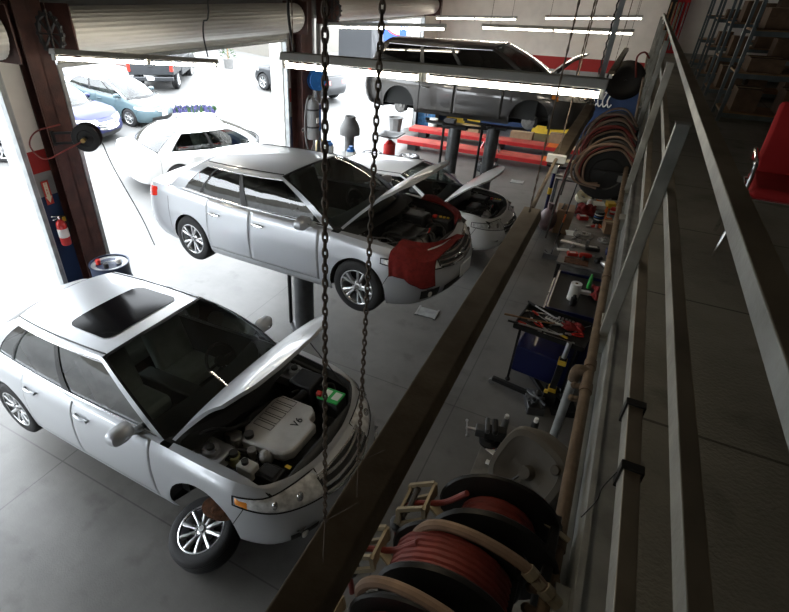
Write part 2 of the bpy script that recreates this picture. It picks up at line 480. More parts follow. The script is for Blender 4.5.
    # ---- seams
    for side in (1, -1):
        sm = MB()
        qf = S.s_of_x(Ra+.10); qr = S.s_of_x(-WB-Ra-.05)
        x0 = float(np.interp(qf, S.ss, S.ox))
        ribbon(S, sm, [(S.s_of_x(Ra-.03+.17*t), zc+.12+(S.zt(x0)-zc-.20)*t) for t in np.linspace(0, 1, 9)], side=side)
        sm.build('panel_gap', 'seam', root); sm = MB()
        ribbon(S, sm, [(qr+(0-.0)*t, zc+.10+(S.zt(-WB-Ra)-zc-.22)*t) for t in np.linspace(0, 1, 9)], side=side)
        sm.build('panel_gap', 'seam', root)
    # ---- lids
    if hood or detail >= 1:
        h = MB(); piv = Vector((xC+.10, 0, S.Z(xC+.10, .6)))
        rows = [[p-piv for p in r] for r in hrows]
        h.grid(rows, 0, flip=False)
        # turned-down rim
        edge = [rows[i][0] for i in range(len(rows))] + rows[-1][1:] + [rows[i][-1] for i in range(len(rows)-2, -1, -1)]
        cen = Vector((.5, 0, 0))
        low = []
        for p in edge: low.append(Vector((p.x-.012*(1 if p.x > .2 else 0), p.y*.985, p.z-.028)))
        h.grid([edge, low], 0)
        inner = [[Vector((p.x-.01, p.y*.97, p.z-.030-.012*math.sin(PI*j/24)*0)) for j, p in enumerate(r)] for r in rows]
        h.grid(inner, 1, flip=True)
        ho = h.build('hood', [paint, P.get('hood_under', 'bay_black')], root, angle=50); ho.location = piv
        if hood: ho.rotation_euler = (0, -hood, 0); ho.location = piv+Vector((-.02, 0, .03))
        t = MB(); t.grid(trows, 0, flip=True); t.build('boot_lid', paint, root, solid=.015)
    # ---- greenhouse
    def B(u, side): 
        x = xC+(xD-xC)*u; return Vector((x, side*(S.ytop(x)-.05), S.ztop(x)+.004))
    def Tp(u, side):
        x = xWT+(xRT-xWT)*u; yy = yr - .035*(2*u-1)**2*(1 if u > .5 else .6)
        return Vector((x, side*yy, zr(x)))
    bul = P.get('bulge', .035)
    def G(u, w, side, off=0):
        a, c = B(u, side), Tp(u, side); p = a.lerp(c, w)
        e = 4*w*(1-w); p.y += side*(bul*e+off)
        # A and C pillars bow outwards in profile
        if u < .3: p += Vector((.05*e*(1-u/.3), 0, .035*e*(1-u/.3)))
        if u > .7: p += Vector((-.04*e*(u-.7)/.3, 0, .03*e*(u-.7)/.3))
        return p
    def WS(v, w, off=0, front=True):
        sgn = 1 if v >= 0 else -1; a = abs(v)
        u = 0 if front else 1
        e = G(u, w, 1); b0 = B(u, 1)
        bw = (P['bow'] if front else -P.get('rbow', .14))*(1-w) + (P.get('hbow', .07) if front else -.05)*w
        x = e.x + bw*(1-a*a); y = v*e.y
        z = e.z + (1-a**2.5)*(.05*w + .045*(1-w)) + off*.8
        return Vector((x+off*(.6 if front else -.6), y, z))
    def RF(u, v, off=0):
        e = Tp(u, 1); a = abs(v); bx = P.get('hbow', .07)*max(0, 1-u*2.2) - .05*max(0, u*2.2-1.2)
        return Vector((e.x+bx*(1-a*a), v*e.y, e.z + P.get('rcrown', .05)*(1-a**2.5) + off))
    fr = MB()
    wins = P['wins']; w0, w1 = P.get('wz', (.07, .88))
    us = sorted({0.0, 1.0} | {x for w_ in wins for x in w_[:2]} | set(np.linspace(0, 1, 31).tolist()))
    ws = [0, w0] + [w0+(w1-w0)*k/8 for k in range(1, 9)] + [.94, 1]
    def in_win(u, w):
        for w_ in wins:
            if w_[0] < u < w_[1] and w0 < w < w1: return True
        return False
    for side in (1, -1):
        for i in range(len(us)-1):
            for k in range(len(ws)-1):
                if in_win((us[i]+us[i+1])/2, (ws[k]+ws[k+1])/2): continue
                q = [G(us[i], ws[k], side), G(us[i+1], ws[k], side), G(us[i+1], ws[k+1], side), G(us[i], ws[k+1], side)]
                fr.add(q, [(0,1,2,3) if side < 0 else (3,2,1,0)], 0)
        # pillars between the windows are black
    rr = [[RF(u, v) for v in np.linspace(-1, 1, 25)] for u in np.linspace(0, 1, 22)]
    fr.grid(rr, 0, flip=True)
    # weld pass: frame built of loose quads, merge by position
    fo = fr.build('roof', paint, root, angle=45)
    import bmesh
    bm = bmesh.new(); bm.from_mesh(fo.data); bmesh.ops.remove_doubles(bm, verts=bm.verts, dist=.0008); bmesh.ops.recalc_face_normals(bm, faces=bm.faces)
    bm.to_mesh(fo.data); bm.free(); fo.data.polygons.foreach_set('use_smooth', [True]*len(fo.data.polygons)); fo.data.set_sharp_from_angle(angle=math.radians(40))
    # windows
    for side in (1, -1):
        for w_ in wins:
            g_ = MB(); g_.grid([[G(u, w, side, -.006) for w in np.linspace(w0-.01, w1+.01, 9)] for u in np.linspace(w_[0]-.004, w_[1]+.004, 12)], 0, flip=(side > 0))
            g_.build('side_window', w_[2] if len(w_) > 2 else 'window_glass', root)
        if detail >= 1:
            for a_, b_ in zip(wins, wins[1:]):
                pb = MB()
                pb.grid([[G(u, w, side, .003) for w in np.linspace(w0-.02, w1+.01, 9)] for u in np.linspace(a_[1]-.002, b_[0]+.002, 4)], 0, flip=(side > 0))
                pb.build('pillar_trim', 'black_plastic', root)
            # bright/dark line along belt and over the doors
            mb = MB(); u0, u1 = wins[0][0]-.02, wins[-1][1]+.015
            mb.tube([G(u, w0-.03, side, .004) for u in np.linspace(u0, u1, 24)], .009, 6)
            mb.tube([G(u, w1+.02, side, .002) for u in np.linspace(u0+.02, u1, 24)], .006, 6)
            mb.build('window_molding', P.get('trim_mat', 'black_plastic'), root)
            rm = MB(); rm.tube([Tp(u, side)+Vector((0, -side*.035, .009)) for u in np.linspace(.0, 1, 20)], .008, 6); rm.build('roof_molding', 'black_plastic', root)
    for front, nm in ((True, 'windshield'), (False, 'rear_window')):
        g_ = MB(); e = MB()
        vv = np.linspace(-1, 1, 25); ww = np.linspace(0, 1, 13)
        g_.grid([[WS(v*.975, .03+w*.955, -.004, front) for v in vv] for w in ww], 0, flip=front)
        go = g_.build(nm, 'windshield_glass' if front else P.get('rear_glass', 'window_glass'), root)
        for lo, hi, s0, s1 in ((-1, 1, 0, .035), (-1, 1, .972, 1.0)):
            e.grid([[WS(v, s0+(s1-s0)*w, 0, front) for v in vv] for w in np.linspace(0, 1, 3)], 0, flip=front)
        for sg in (-1, 1):
            e.grid([[WS(sg*(.968+.032*v), w, .0, front) for v in np.linspace(0, 1, 4)] for w in ww], 0, flip=front)
        e.build(nm+'_trim', 'frit', root)
    # cowl
    cw = MB()
    cw.grid([[Vector((p.x, p.y, p.z+.002)) if k == 0 else p for p in r] for k, r in enumerate([[WS(v, 0, 0, True) for v in np.linspace(-1, 1, 25)], [Vector((p.x, p.y, p.z-.03)) for p in hrows[0]]])], 0)
    cw.build('cowl', 'black_plastic', root); cw = MB()
    cw.grid([[WS(v, 0, 0, False) for v in np.linspace(-1, 1, 25)], [Vector((p.x, p.y, p.z)) for p in trows[0]]], 0)
    cw.build('rear_window_seal', 'black_plastic', root)
    # ---- wells and underbody
    yi = W-.34
    for side in (1, -1):
        for xa in (0, -WB):
            wl = MB(); rows = []
            for k in range(23):
                a = PI*k/22; x = xa+Ra*math.cos(a)*.9999; z = zc+Ra*math.sin(a)
                p = S.pt(S.s_of_x(x), z, 0, side); rows.append([p, Vector((x, side*(W-.16), z+.01)), Vector((x, side*yi, z))])
            wl.grid(rows, 0); o_ = len(wl.v)
            wl.add([r[2] for r in rows] + [Vector((xa, side*yi, S.zb(xa)))], [(k, k+1, 23) for k in range(22)]); wl.build('wheel_well', 'bay_black', root)
    ub = MB(); rows = []
    for q in np.linspace(.06, .94, 60):
        p = S.pt(q, S.zb(float(np.interp(q, S.ss, S.ox)))); y = p.y if not any(abs(p.x-xa) < Ra+.02 for xa in (0, -WB)) else min(p.y, yi)
        rows.append([Vector((p.x, -y, p.z+.005)), Vector((p.x, 0, p.z+.0)), Vector((p.x, y, p.z+.005))])
    ub.grid(rows, 0); ub.build('underbody', 'bay_black', root)
    # ---- lights, grille
    for side in (1, -1):
        for kind, q0, q1, zl, zu, mt in P.get('lamps', []):
            l = MB(); side_patch(S, l, S.s_of_x(q0) if q0 < 50 else q0-100, S.s_of_x(q1) if q1 < 50 else q1-100, zl, zu, side=side)
            lo = l.build(kind, mt, root)
            if kind == 'headlight' and detail >= 2:
                qa = S.s_of_x(q0) if q0 < 50 else q0-100; qb = S.s_of_x(q1) if q1 < 50 else q1-100
                for t_ in (.42, .70):
                    zz = (zl[0]+(zl[1]-zl[0])*t_+zu[0]+(zu[1]-zu[0])*t_)/2; c_ = S.pt(qa+(qb-qa)*t_, zz, .004, side); rr = ((zu[0]+(zu[1]-zu[0])*t_)-(zl[0]+(zl[1]-zl[0])*t_))*.36
                    bw = MB(); bw.sphere(c_, rr, 14, sc_=(.55, .7, 1)); bw.build('lamp_bowl', 'chrome', lo)
                rim_ = MB(); rim_.tube([S.pt(qa+(qb-qa)*t_, zl[0]+(zl[1]-zl[0])*t_, .004, side) for t_ in np.linspace(0, 1, 15)] + [S.pt(qa+(qb-qa)*t_, zu[0]+(zu[1]-zu[0])*t_, .004, side) for t_ in np.linspace(1, 0, 15)], .006, 5, closed=True); rim_.build('lamp_rim', 'seam', lo)
    for item in P.get('front_items', []):
        item(S, root)
    # ---- mirrors
    for side in (1, -1):
        xm = xC-P.get('mir', .30); b = MB(); y = S.ytop(xm)
        p = Vector((xm, side*(y+.12), S.ztop(xm)+.075))
        rows = []
        for k, (dx, s_) in enumerate(((.075, .15), (.065, .6), (.035, .92), (-.01, 1.0), (-.05, .97), (-.052, .90), (-.045, .86))):
            rows.append([p+Vector((dx-.12*abs(math.cos(a))*0, .115*s_*math.copysign(abs(math.cos(a))**.7, math.cos(a)), .072*s_*math.copysign(abs(math.sin(a))**.75, math.sin(a)))) for a in np.linspace(0, 2*PI, 21)])
        b.grid(rows, 0); b.tube([Vector((xm+.02, side*(y-.06), S.ztop(xm)+.0)), Vector((xm+.01, side*(y+.05), S.ztop(xm)+.04))], [.045, .03], 8)
        mo = b.build('mirror', P.get('mirror_mat', paint), root)
        g_ = MB(); g_.lathe([(.001, 0), (1, 0)], 20, Matrix.Translation(p+Vector((-.047, 0, 0))) @ Matrix.Diagonal((1, .10, .062, 1)) @ rotmat(y=PI/2)); g_.build('mirror_glass', 'chrome', mo)
    # ---- interior
    if interior:
        zf = .34; it = MB()
        xa, xb = xC+.15, xD+.1
        it.grid([[Vector((x, y, zf)) for y in (-W+.2, 0, W-.2)] for x in (xb, xa)], 0)
        for side in (1, -1): it.grid([[Vector((x, side*(W-.14), zf)), Vector((x, side*(S.ytop(x)-.08), S.ztop(x)-.01))] for x in np.linspace(xb, xa, 10)], 0)
        it.grid([[Vector((xa, -W+.18, zf)), Vector((xa, W-.18, zf))], [Vector((xa, -W+.18, .92)), Vector((xa, W-.18, .92))]], 0)
        it.grid([[Vector((xb, -W+.18, zf)), Vector((xb, W-.18, zf))], [Vector((xb, -W+.18, S.ztop(xb))), Vector((xb, W-.18, S.ztop(xb)))]], 0)
        it.grid([[Vector((xb, -W+.2, S.ztop(xb)-.02)), Vector((xb, W-.2, S.ztop(xb)-.02))], [Vector((xb+.45, -W+.2, S.ztop(xb)-.06)), Vector((xb+.45, W-.2, S.ztop(xb)-.06))]], 0)
        it.build('cabin', 'interior_dark', root)
        ds = MB()
        prof = [(.14, -.06), (.05, .0), (-.30, .015), (-.42, -.03), (-.46, -.12), (-.40, -.30)]
        zdash = S.ztop(xC)
        ds.grid([[Vector((xC+.05+a+ (P['bow']-.06)*(1-(y/W)**2)*.6, y, zdash+c+.02*(1-(y/W)**2))) for a, c in prof] for y in np.linspace(-W+.17, W-.17, 17)], 0)
        ds.build('dashboard', 'interior_dark', root)
        xs = xC-.95
        for side in (1, -1):
            st = MB(); y = side*.36
            st.box((xs-.02, y, .52), (.5, .50, .16)); st.box((xs-.30, y, .86), (.15, .48, .62), 0, rotmat(y=-.28)); st.box((xs-.42, y, 1.20), (.10, .27, .17), 0, rotmat(y=-.2))
            st.build('seat', P.get('seat_mat', 'leather_grey'), root, bevel=.05)
        st = MB(); st.box((xs-.95, 0, .52), (.5, 1.25, .16)); st.box((xs-1.25, 0, .84), (.16, 1.25, .56), 0, rotmat(y=-.35)); st.build('rear_seat', P.get('seat_mat', 'leather_grey'), root, bevel=.05)
        st = MB(); st.box((xs+.15, 0, .55), (.9, .18, .22)); st.build('console', 'interior_dark', root, bevel=.02)
        sw = MB(); cM = Matrix.Translation((xC-.42, .36, zdash-.08)) @ rotmat(y=1.05)
        sw.tube([cM @ Vector((.185*math.cos(a), .185*math.sin(a), 0)) for a in np.linspace(0, 2*PI, 29)[:-1]], .016, 8, closed=True)
        sw.tube([cM @ Vector((0, -.18, 0)), cM @ Vector((0, 0, -.03)), cM @ Vector((0, .18, 0))], .016, 8); sw.tube([cM @ Vector((0, 0, -.03)), cM @ Vector((.17, 0, 0))], .018, 8)
        sw.cyl(cM @ Vector((0, 0, -.05)), cM @ Vector((0, 0, .0)), .06, n=16)
        sw.build('steering_wheel', 'black_plastic', root)
    # ---- wheels
    if wheels:
        for side in (1, -1):
            for xa in (0, -WB):
                if P.get('skip_wheel') == (xa, side): continue
                wheel_parts(root, R=P.get('wr', .33), w=.215, style=wheels, rim=P.get('rim', .215), loc=(xa, side*(W-.125), zc-P.get('droop', 0)), rot=(0, 0, 0 if side < 0 else PI), lugs=detail >= 1)
    # ---- engine bay
    if hood:
        wb = MB()
        for side in (1, -1):
            L = [Vector((p.x, side*p.y, p.z-.012)) for p in hin]
            wb.grid([[p, Vector((p.x-.0, p.y*.97, p.z-.05)), Vector((p.x-.02, p.y*.94, p.z-.06)), Vector((p.x-.03, p.y*.90, .42))] for p in L], 0)
        wb.grid([[Vector((x, -.66, .40)), Vector((x, .66, .40))] for x in (xC+.05, S.xf-.12)], 0)
        wb.grid([[Vector((xC+.12, -.72, .40)), Vector((xC+.12, .72, .40))], [Vector((xC+.12+.05, -.72, S.ztop(xC)-.04)), Vector((xC+.12+.05, .72, S.ztop(xC)-.04))]], 0)
        wb.build('engine_bay', 'bay_black', root)
        if bay: bay(S, root, hrows)
    return root, S
def orient(o, c=(-1.4, 0, .75)):
    me = o.data; c = Vector(c); t = 0
    for p in me.polygons: t += p.normal.dot(p.center - c)*p.area
    if t < 0: me.flip_normals()
def orient_car(root):
    for ch in [c for c in COL.objects if c.parent == root and c.type == 'MESH']:
        if ch.name.split('.')[0] in ('side_window', 'windshield', 'rear_window', 'door', 'boot_lid', 'windshield_trim', 'rear_window_trim', 'pillar_trim', 'headlight', 'tail_light'): orient(ch)
# ---------- front ends
def q_nose(S, y):    # outline s where the front half-width is y
    n = S.N; i0 = n*3//4
    return float(np.interp(-y, -S.oy[i0:], S.ss[i0:]))
def nose_strip(S, b, y0, y1, z0, z1, off=.006, n=16, nz=5, mi=0, zc0=None, zc1=None):
    """patch across the nose between half-widths y0..y1 (signed), z0/z1 at the middle, zc0/zc1 at the ends"""
    rows = []
    for i in range(n+1):
        y = y0+(y1-y0)*i/n; sd = 1 if y >= 0 else -1; q = q_nose(S, abs(y)); r = (abs(y)/max(abs(y0), abs(y1)))**2
        a = z0+((zc0 if zc0 is not None else z0)-z0)*r; c = z1+((zc1 if zc1 is not None else z1)-z1)*r
        rows.append([S.pt(q, a+(c-a)*k/nz, off, sd) for k in range(nz+1)])
    b.grid(rows, mi)
def nose_bar(S, b, y0, y1, z, zc, r, off=.015, n=20, mi=0):
    L = []
    for i in range(n+1):
        y = y0+(y1-y0)*i/n; q = q_nose(S, abs(y)); k = (abs(y)/max(abs(y0), abs(y1)))**2
        L.append(S.pt(q, z+(zc-z)*k, off, 1 if y >= 0 else -1))
    b.tube(L, r, 6, mi)
def front_kit(zg0, zg1, yg, bars, bar_mat='chrome', frame=True, zl0=.25, zl1=.40, yl=.45, fog=True, plate=False, lip=0, badge=False, lowmat='bay_black'):
    def f(S, root):
        b = MB(); nose_strip(S, b, -yg, yg, zg0, zg1, .006, zc0=zg0+lip+.03, zc1=zg1+lip*.4); g = b.build('grille', 'bay_black', root)
        b = MB()
        for k in range(bars):
            z = zg0+(zg1-zg0)*(k+.6)/(bars+.2); nose_bar(S, b, -yg*.97, yg*.97, z, z+lip*.8+.012, .017 if bars < 4 else .011)
        if frame: nose_bar(S, b, -yg, yg, zg1, zg1+lip*.4, .014); nose_bar(S, b, -yg*.98, yg*.98, zg0, zg0+lip+.03, .010)
        if badge:
            p = S.pt(q_nose(S, 0), (zg0+zg1)/2, .035); b.tube([p+Vector((0, .075*math.cos(a), .05*math.sin(a))) for a in np.linspace(0, 2*PI, 21)[:-1]], .010, 6, closed=True)
            b.tube([p+Vector((0, .04*math.cos(a), .048*math.sin(a))) for a in np.linspace(0, 2*PI, 21)[:-1]], .007, 6, closed=True)
        b.build('grille_bars', bar_mat, g)
        b = MB(); nose_strip(S, b, -yl, yl, zl0, zl1, .006, zc0=zl0+.01, zc1=zl1-.02); b.build('lower_intake', lowmat, root)
        if fog:
            for sd in (1, -1):
                b = MB(); nose_strip(S, b, sd*(yl+.08), sd*(yl+.30), zl0+.03, zl1-.0, .006, n=8, nz=4); fo = b.build('fog_lamp_recess', 'bay_black', root)
                b = MB(); p = S.pt(q_nose(S, yl+.2), (zl0+zl1)/2+.01, .012, sd); b.sphere(p, .042, 12, sc_=(.5, 1, .85)); b.build('fog_lamp', 'lens', fo)
        if plate:
            p = S.pt(q_nose(S, 0), plate, .03); b = MB(); b.box(p, (.012, .30, .15)); b.build('license_plate', 'plate', root, bevel=.004)
    return f
def turn_signal(q0, q1, zl, zu):
    def f(S, root):
        for sd in (1, -1):
            b = MB(); side_patch(S, b, S.s_of_x(q0), S.s_of_x(q1), zl, zu, off=.009, side=sd, nq=6, nz=4); b.build('turn_signal', 'amber', root)
    return f
def hose(b, pts, r, n=8, mi=0): b.tube(spline(pts, 7), r, n, mi)
# ---------- engine bays
def bay_sedan(S, root, hrows, v6=True):
    zt = .80
    # inner fender aprons with strut towers
    for sd in (1, -1):
        b = MB(); b.box((-.10, sd*.60, .74), (.34, .26, .10)); b.cyl((-.08, sd*.60, .77), (-.08, sd*.60, .825), .085, .07); b.cyl((-.08, sd*.60, .82), (-.08, sd*.60, .85), .035, n=12, mi=1)
        for k in range(3): a = 2*PI*k/3; b.cyl((-.08+.062*math.cos(a), sd*.60+.062*math.sin(a), .81), (-.08+.062*math.cos(a), sd*.60+.062*math.sin(a), .845), .009, n=6, mi=2)
        b.build('strut_tower', ['silver_paint_b' if v6 else 'cast_alu', 'black_plastic', 'steel'], root, bevel=.006)
    if v6:
        b = MB()
        pts = [(.02, -.20), (.10, -.34), (.50, -.30), (.56, -.22), (.56, .12), (.47, .15), (.47, .24), (.40, .30), (.06, .30), (.02, .22)]
        z0, z1 = .70, .80
        lo = [Vector((x, y, z0)) for x, y in pts]; hi = [Vector((x, y, z1)) for x, y in pts]; n = len(pts)
        b.add(lo+hi, [tuple(range(n))[::-1], tuple(range(n, 2*n))] + [(k, (k+1) % n, (k+1) % n+n, k+n) for k in range(n)])
        ec = b.build('engine_cover', 'cover_grey', root, bevel=.018); ec.location = (-.03, -.055, 0)
        r_ = MB()
        for k in range(5):
            y = -.13+k*.085; r_.tube([(.06, y, z1+.001), (.25, y, z1+.001), (.25, y+.06, z1+.001), (.06, y+.06, z1+.001)], .0035, 4, closed=True)
        r_.build('cover_rib', 'bay_black', ec)
        text('V6', .10, 'black_plastic', ec, Matrix.Translation((.40, .06, z1+.002)) @ rotmat(z=PI/2+.0), 'lettering', .002)
        b = MB(); b.cyl((.13, -.27, z1-.01), (.13, -.27, z1+.035), .042, n=18); b.lathe([(.018, z1+.036), (.036, z1+.036), (.036, z1+.03)], 18, Matrix.Translation((.13, -.27, 0))); b.build('oil_cap', 'black_plastic', ec)
        b = MB(); b.box((.14, .49, .76), (.26, .24, .22)); b.build('air_box', 'black_plastic', root, bevel=.02)
        b = MB(); hose(b, [(.20, .40, .80), (.12, .25, .72), (.0, .2, .72), (-.08, .0, .74), (-.1, -.2, .72)], .042, 10); b.build('intake_hose', 'black_plastic', root)
        bt = MB(); bt.box((.46, .43, .72), (.22, .165, .18)); ba = bt.build('battery', 'bay_black', root, bevel=.008)
        bt = MB(); bt.box((.46, .43, .816), (.222, .167, .018)); bt.build('battery_top', 'battery_green', ba, bevel=.004)
        bt = MB()
        bt.box((.52, .435, .827), (.07, .10, .004)); bt.box((.42, .44, .827), (.06, .09, .004)); bt.build('battery_label', 'paper_white', ba)
        bt = MB(); bt.box((.36, .385, .835), (.06, .05, .045)); bt.build('terminal_cover', 'red_cap', ba, bevel=.01)
        # near side fluid bottles
        b = MB(); b.cyl((.10, -.53, .66), (.10, -.53, .77), .055); rb = b.build('fluid_reservoir', 'cover_olive', root, bevel=.01)
        b = MB(); b.cyl((.10, -.53, .77), (.10, -.53, .80), .038, n=14); b.build('reservoir_cap', 'black_plastic', rb)
        b = MB(); b.box((.27, -.56, .72), (.16, .11, .12)); rb = b.build('coolant_bottle', 'paper_white', root, bevel=.015)
        b = MB(); b.cyl((.25, -.56, .78), (.25, -.56, .81), .03, n=12); b.build('bottle_cap', 'black_plastic', rb)
        b = MB(); b.box((.45, -.50, .68), (.20, .16, .10)); b.box((.45, -.50, .735), (.15, .11, .02)); b.build('fuse_box', 'black_plastic', root, bevel=.01)
        b = MB(); b.box((.58, -.42, .775), (.05, .03, .004)); b.build('warning_sticker', 'yellow', root)
        b = MB()
        for k in range(10):
            x0, y0 = random.uniform(-.15, .1), random.uniform(-.55, -.3); hose(b, [(x0, y0, .70), (x0+.12, y0-.06, .76), (x0+.25, y0+.05, .72), (x0+.38, y0-.02, .68)], random.choice((.008, .012, .016)))
        for k in range(8):
            x0, y0 = random.uniform(.0, .45), random.uniform(.28, .6); hose(b, [(x0, y0, .68), (x0+.06, y0-.05, .80), (x0+.14, y0+.06, .76), (x0+.2, y0, .66)], random.choice((.008, .012)))
        b.build('hoses', 'bay_black', root)['kind'] = 'stuff'
        b = MB(); hose(b, [(-.28, -.66, .86), (-.16, -.50, .90), (-.05, -.38, .86), (.0, -.2, .82)], .018); b.build('wiring_tube', 'black_plastic', root)
        b = MB(); b.cyl((.02, -.40, .6), (.02, -.40, .82), .05); b.cyl((.2, -.42, .62), (.2, -.42, .78), .04); b.sphere((.32, -.38, .72), .07); b.box((-.05, -.36, .74), (.12, .10, .12)); b.build('throttle_body', 'cast_alu', root, bevel=.006)
        # wide black panel over the radiator
        rc = MB(); rows = []
        for k in range(21):
            q = -1+2*k/20; a = hrows[-1][int((q+1)/2*24)]
            y = a.y; xi = .60+.02*(1-q*q)
            rows.append([Vector((xi+(a.x-.0-xi)*t, y, min(S.Z(xi+(a.x-xi)*t, y)-.05, .80)+.012*math.sin(t*PI))) for t in np.linspace(0, 1, 6)])
        rc.grid(rows, 0); ro = rc.build('radiator_cover', 'black_plastic', root, solid=.02)
        b = MB()
        for y in (-.55, -.25, .05, .35, .6): b.cyl((.66, y, S.Z(.7, y)-.05), (.66, y, S.Z(.7, y)-.035), .014, n=10)
        b.build('clips', 'bay_black', ro)
        pr = MB(); pr.tube([(.55, .60, .78), (.02, .64, 1.28)], .006, 6); pr.build('hood_prop', 'black_plastic', root)
    else:
        b = MB(); b.box((.22, -.10, .72), (.34, .42, .14)); b.box((.14, -.10, .80), (.20, .36, .05)); e = b.build('engine_cover', 'black_plastic', root, bevel=.02)
        b = MB(); b.box((.14, -.10, .828), (.10, .14, .004)); b.build('cover_badge', 'alloy_dark', e)
        b = MB(); b.sphere((.44, -.20, .68), .10); b.cyl((.38, -.30, .66), (.52, -.30, .66), .07); b.box((.40, -.06, .70), (.12, .14, .10)); b.build('alternator', 'cast_alu', root, bevel=.008)
        b = MB(); b.box((.12, .34, .76), (.30, .24, .20)); b.build('air_box', 'black_plastic', root, bevel=.02)
        b = MB(); hose(b, [(.3, .34, .78), (.42, .2, .76), (.40, .05, .74)], .04, 10); b.build('intake_hose', 'black_plastic', root)
        bt = MB(); bt.box((.42, .44, .72), (.25, .18, .18)); ba = bt.build('battery', 'bay_black', root, bevel=.008)
        bt = MB(); bt.box((.34, .42, .83), (.05, .05, .04)); bt.build('terminal_cover', 'red_cap', ba, bevel=.01)
        bt = MB()
        for k in range(3): bt.cyl((.42+.05*(k-.5), .47, .81), (.42+.05*(k-.5), .47, .825), .018, n=12)
        bt.build('battery_cap', 'yellow', ba)
        b = MB(); b.tube([(.44, -.12, .72), (.50, -.10, .86)], .005, 6); b.tube([(.5, -.1, .83), (.51, -.098, .88)], .009, 6, mi=1); b.build('dipstick', ['steel', 'red_cap'], root)
        b = MB(); b.tube(spline([(-.05, -.50, .80), (.08, -.52, .82), (.12, -.44, .80), (.22, -.48, .80)], 6), .008, 6); b.tube(spline([(.0, -.56, .78), (.16, -.58, .80), (.2, -.5, .78), (.28, -.52, .78)], 6), .007, 6); b.build('coolant_pipe', 'steel', root)
        b = MB(); b.box((.30, -.52, .70), (.18, .14, .14)); b.build('fuse_box', 'black_plastic', root, bevel=.012)
        b = MB(); b.cyl((-.02, .50, .7), (-.02, .50, .80), .05); b.build('fluid_reservoir', 'paper_white', root)
        b = MB()
        for k in range(22):
            x0, y0 = random.uniform(-.15, .35), random.uniform(-.6, .55); hose(b, [(x0, y0, .66), (x0+.08, y0-.05, .80), (x0+.18, y0+.06, .78), (x0+.27, y0, .66)], random.choice((.007, .010, .014)))
        b.build('hoses', 'bay_black', root)['kind'] = 'stuff'
        b = MB(); hose(b, [(.5, -.45, .66), (.58, -.2, .72), (.56, .1, .70)], .025, 10); b.build('radiator_hose', 'rubber', root)
        rc = MB(); rows = []
        for k in range(21):
            q = -1+2*k/20; a = hrows[-1][int((q+1)/2*24)]; y = a.y; xi = .64
            rows.append([Vector((xi+(a.x-xi)*t, y, min(S.Z(xi+(a.x-xi)*t, y)-.045, .82)+.008*math.sin(t*PI))) for t in np.linspace(0, 1, 5)])
        rc.grid(rows, 0); rc.build('radiator_cover', 'black_plastic', root, solid=.02)
        b = MB(); b.box((-.22, .0, .86), (.10, 1.0, .03)); b.build('bulkhead', 'black_plastic', root, bevel=.01)
def bay_accord(S, root, hrows): bay_sedan(S, root, hrows, False)
mat('cover_olive', (.30, .29, .12), .4)
CAMRY = dict(Lf=.955, WB=2.775, Lr=1.075, W=.91, zt=[(-3.85, .95), (-3.6, .98), (-3.0, .945), (-1.7, .885), (-.42, .90), (.3, .855), (.7, .77), (.955, .70)],
    zb=[(-3.85, .30), (-3.2, .22), (-2, .19), (.3, .19), (.955, .22)], xc=-.42, xwt=-1.25, xrt=-2.62, xd=-3.2, yr=.62, zr=[(-1.25, 1.36), (-1.9, 1.415), (-2.62, 1.355)],
    doors=(-.52, -1.58, -2.40), wins=[(.045, .455), (.49, .80), (.808, .90, 'window_glass')], wz=(.045, .90), bow=.30, rbow=.12, trim_mat='chrome',
    lamps=[('headlight', .36, 100+.945, (.675, .54), (.755, .71), 'lens'), ('tail_light', -3.45, 100.06, (.80, .72), (.95, .93), 'tail_red')],
    front_items=[front_kit(.50, .67, .36, 3, lip=.02, zl0=.25, zl1=.38, yl=.40), turn_signal(.37, .50, (.68, .645), (.745, .73))])
ACCORD = dict(Lf=.93, WB=2.775, Lr=1.13, W=.925, zt=[(-3.905, .97), (-3.6, 1.02), (-3.0, 1.0), (-1.7, .935), (-.42, .92), (.3, .865), (.7, .79), (.93, .73)],
    zb=[(-3.9, .30), (-3.2, .22), (-2, .19), (.3, .19), (.93, .22)], xc=-.38, xwt=-1.25, xrt=-2.58, xd=-3.2, yr=.62, zr=[(-1.25, 1.37), (-1.9, 1.42), (-2.58, 1.355)],
    doors=(-.52, -1.62, -2.40), wins=[(.05, .47), (.505, .78), (.79, .90)], bow=.30, rbow=.12, trim_mat='chrome', handle_mat='chrome',
    lamps=[('headlight', .30, 100+.935, (.70, .58), (.76, .71), 'lens'), ('tail_light', -3.42, 100.05, (.84, .70), (.98, .95), 'tail_red')],
    front_items=[front_kit(.55, .70, .46, 3, lip=.03, zl0=.25, zl1=.40, yl=.42, plate=.46, badge=True)])

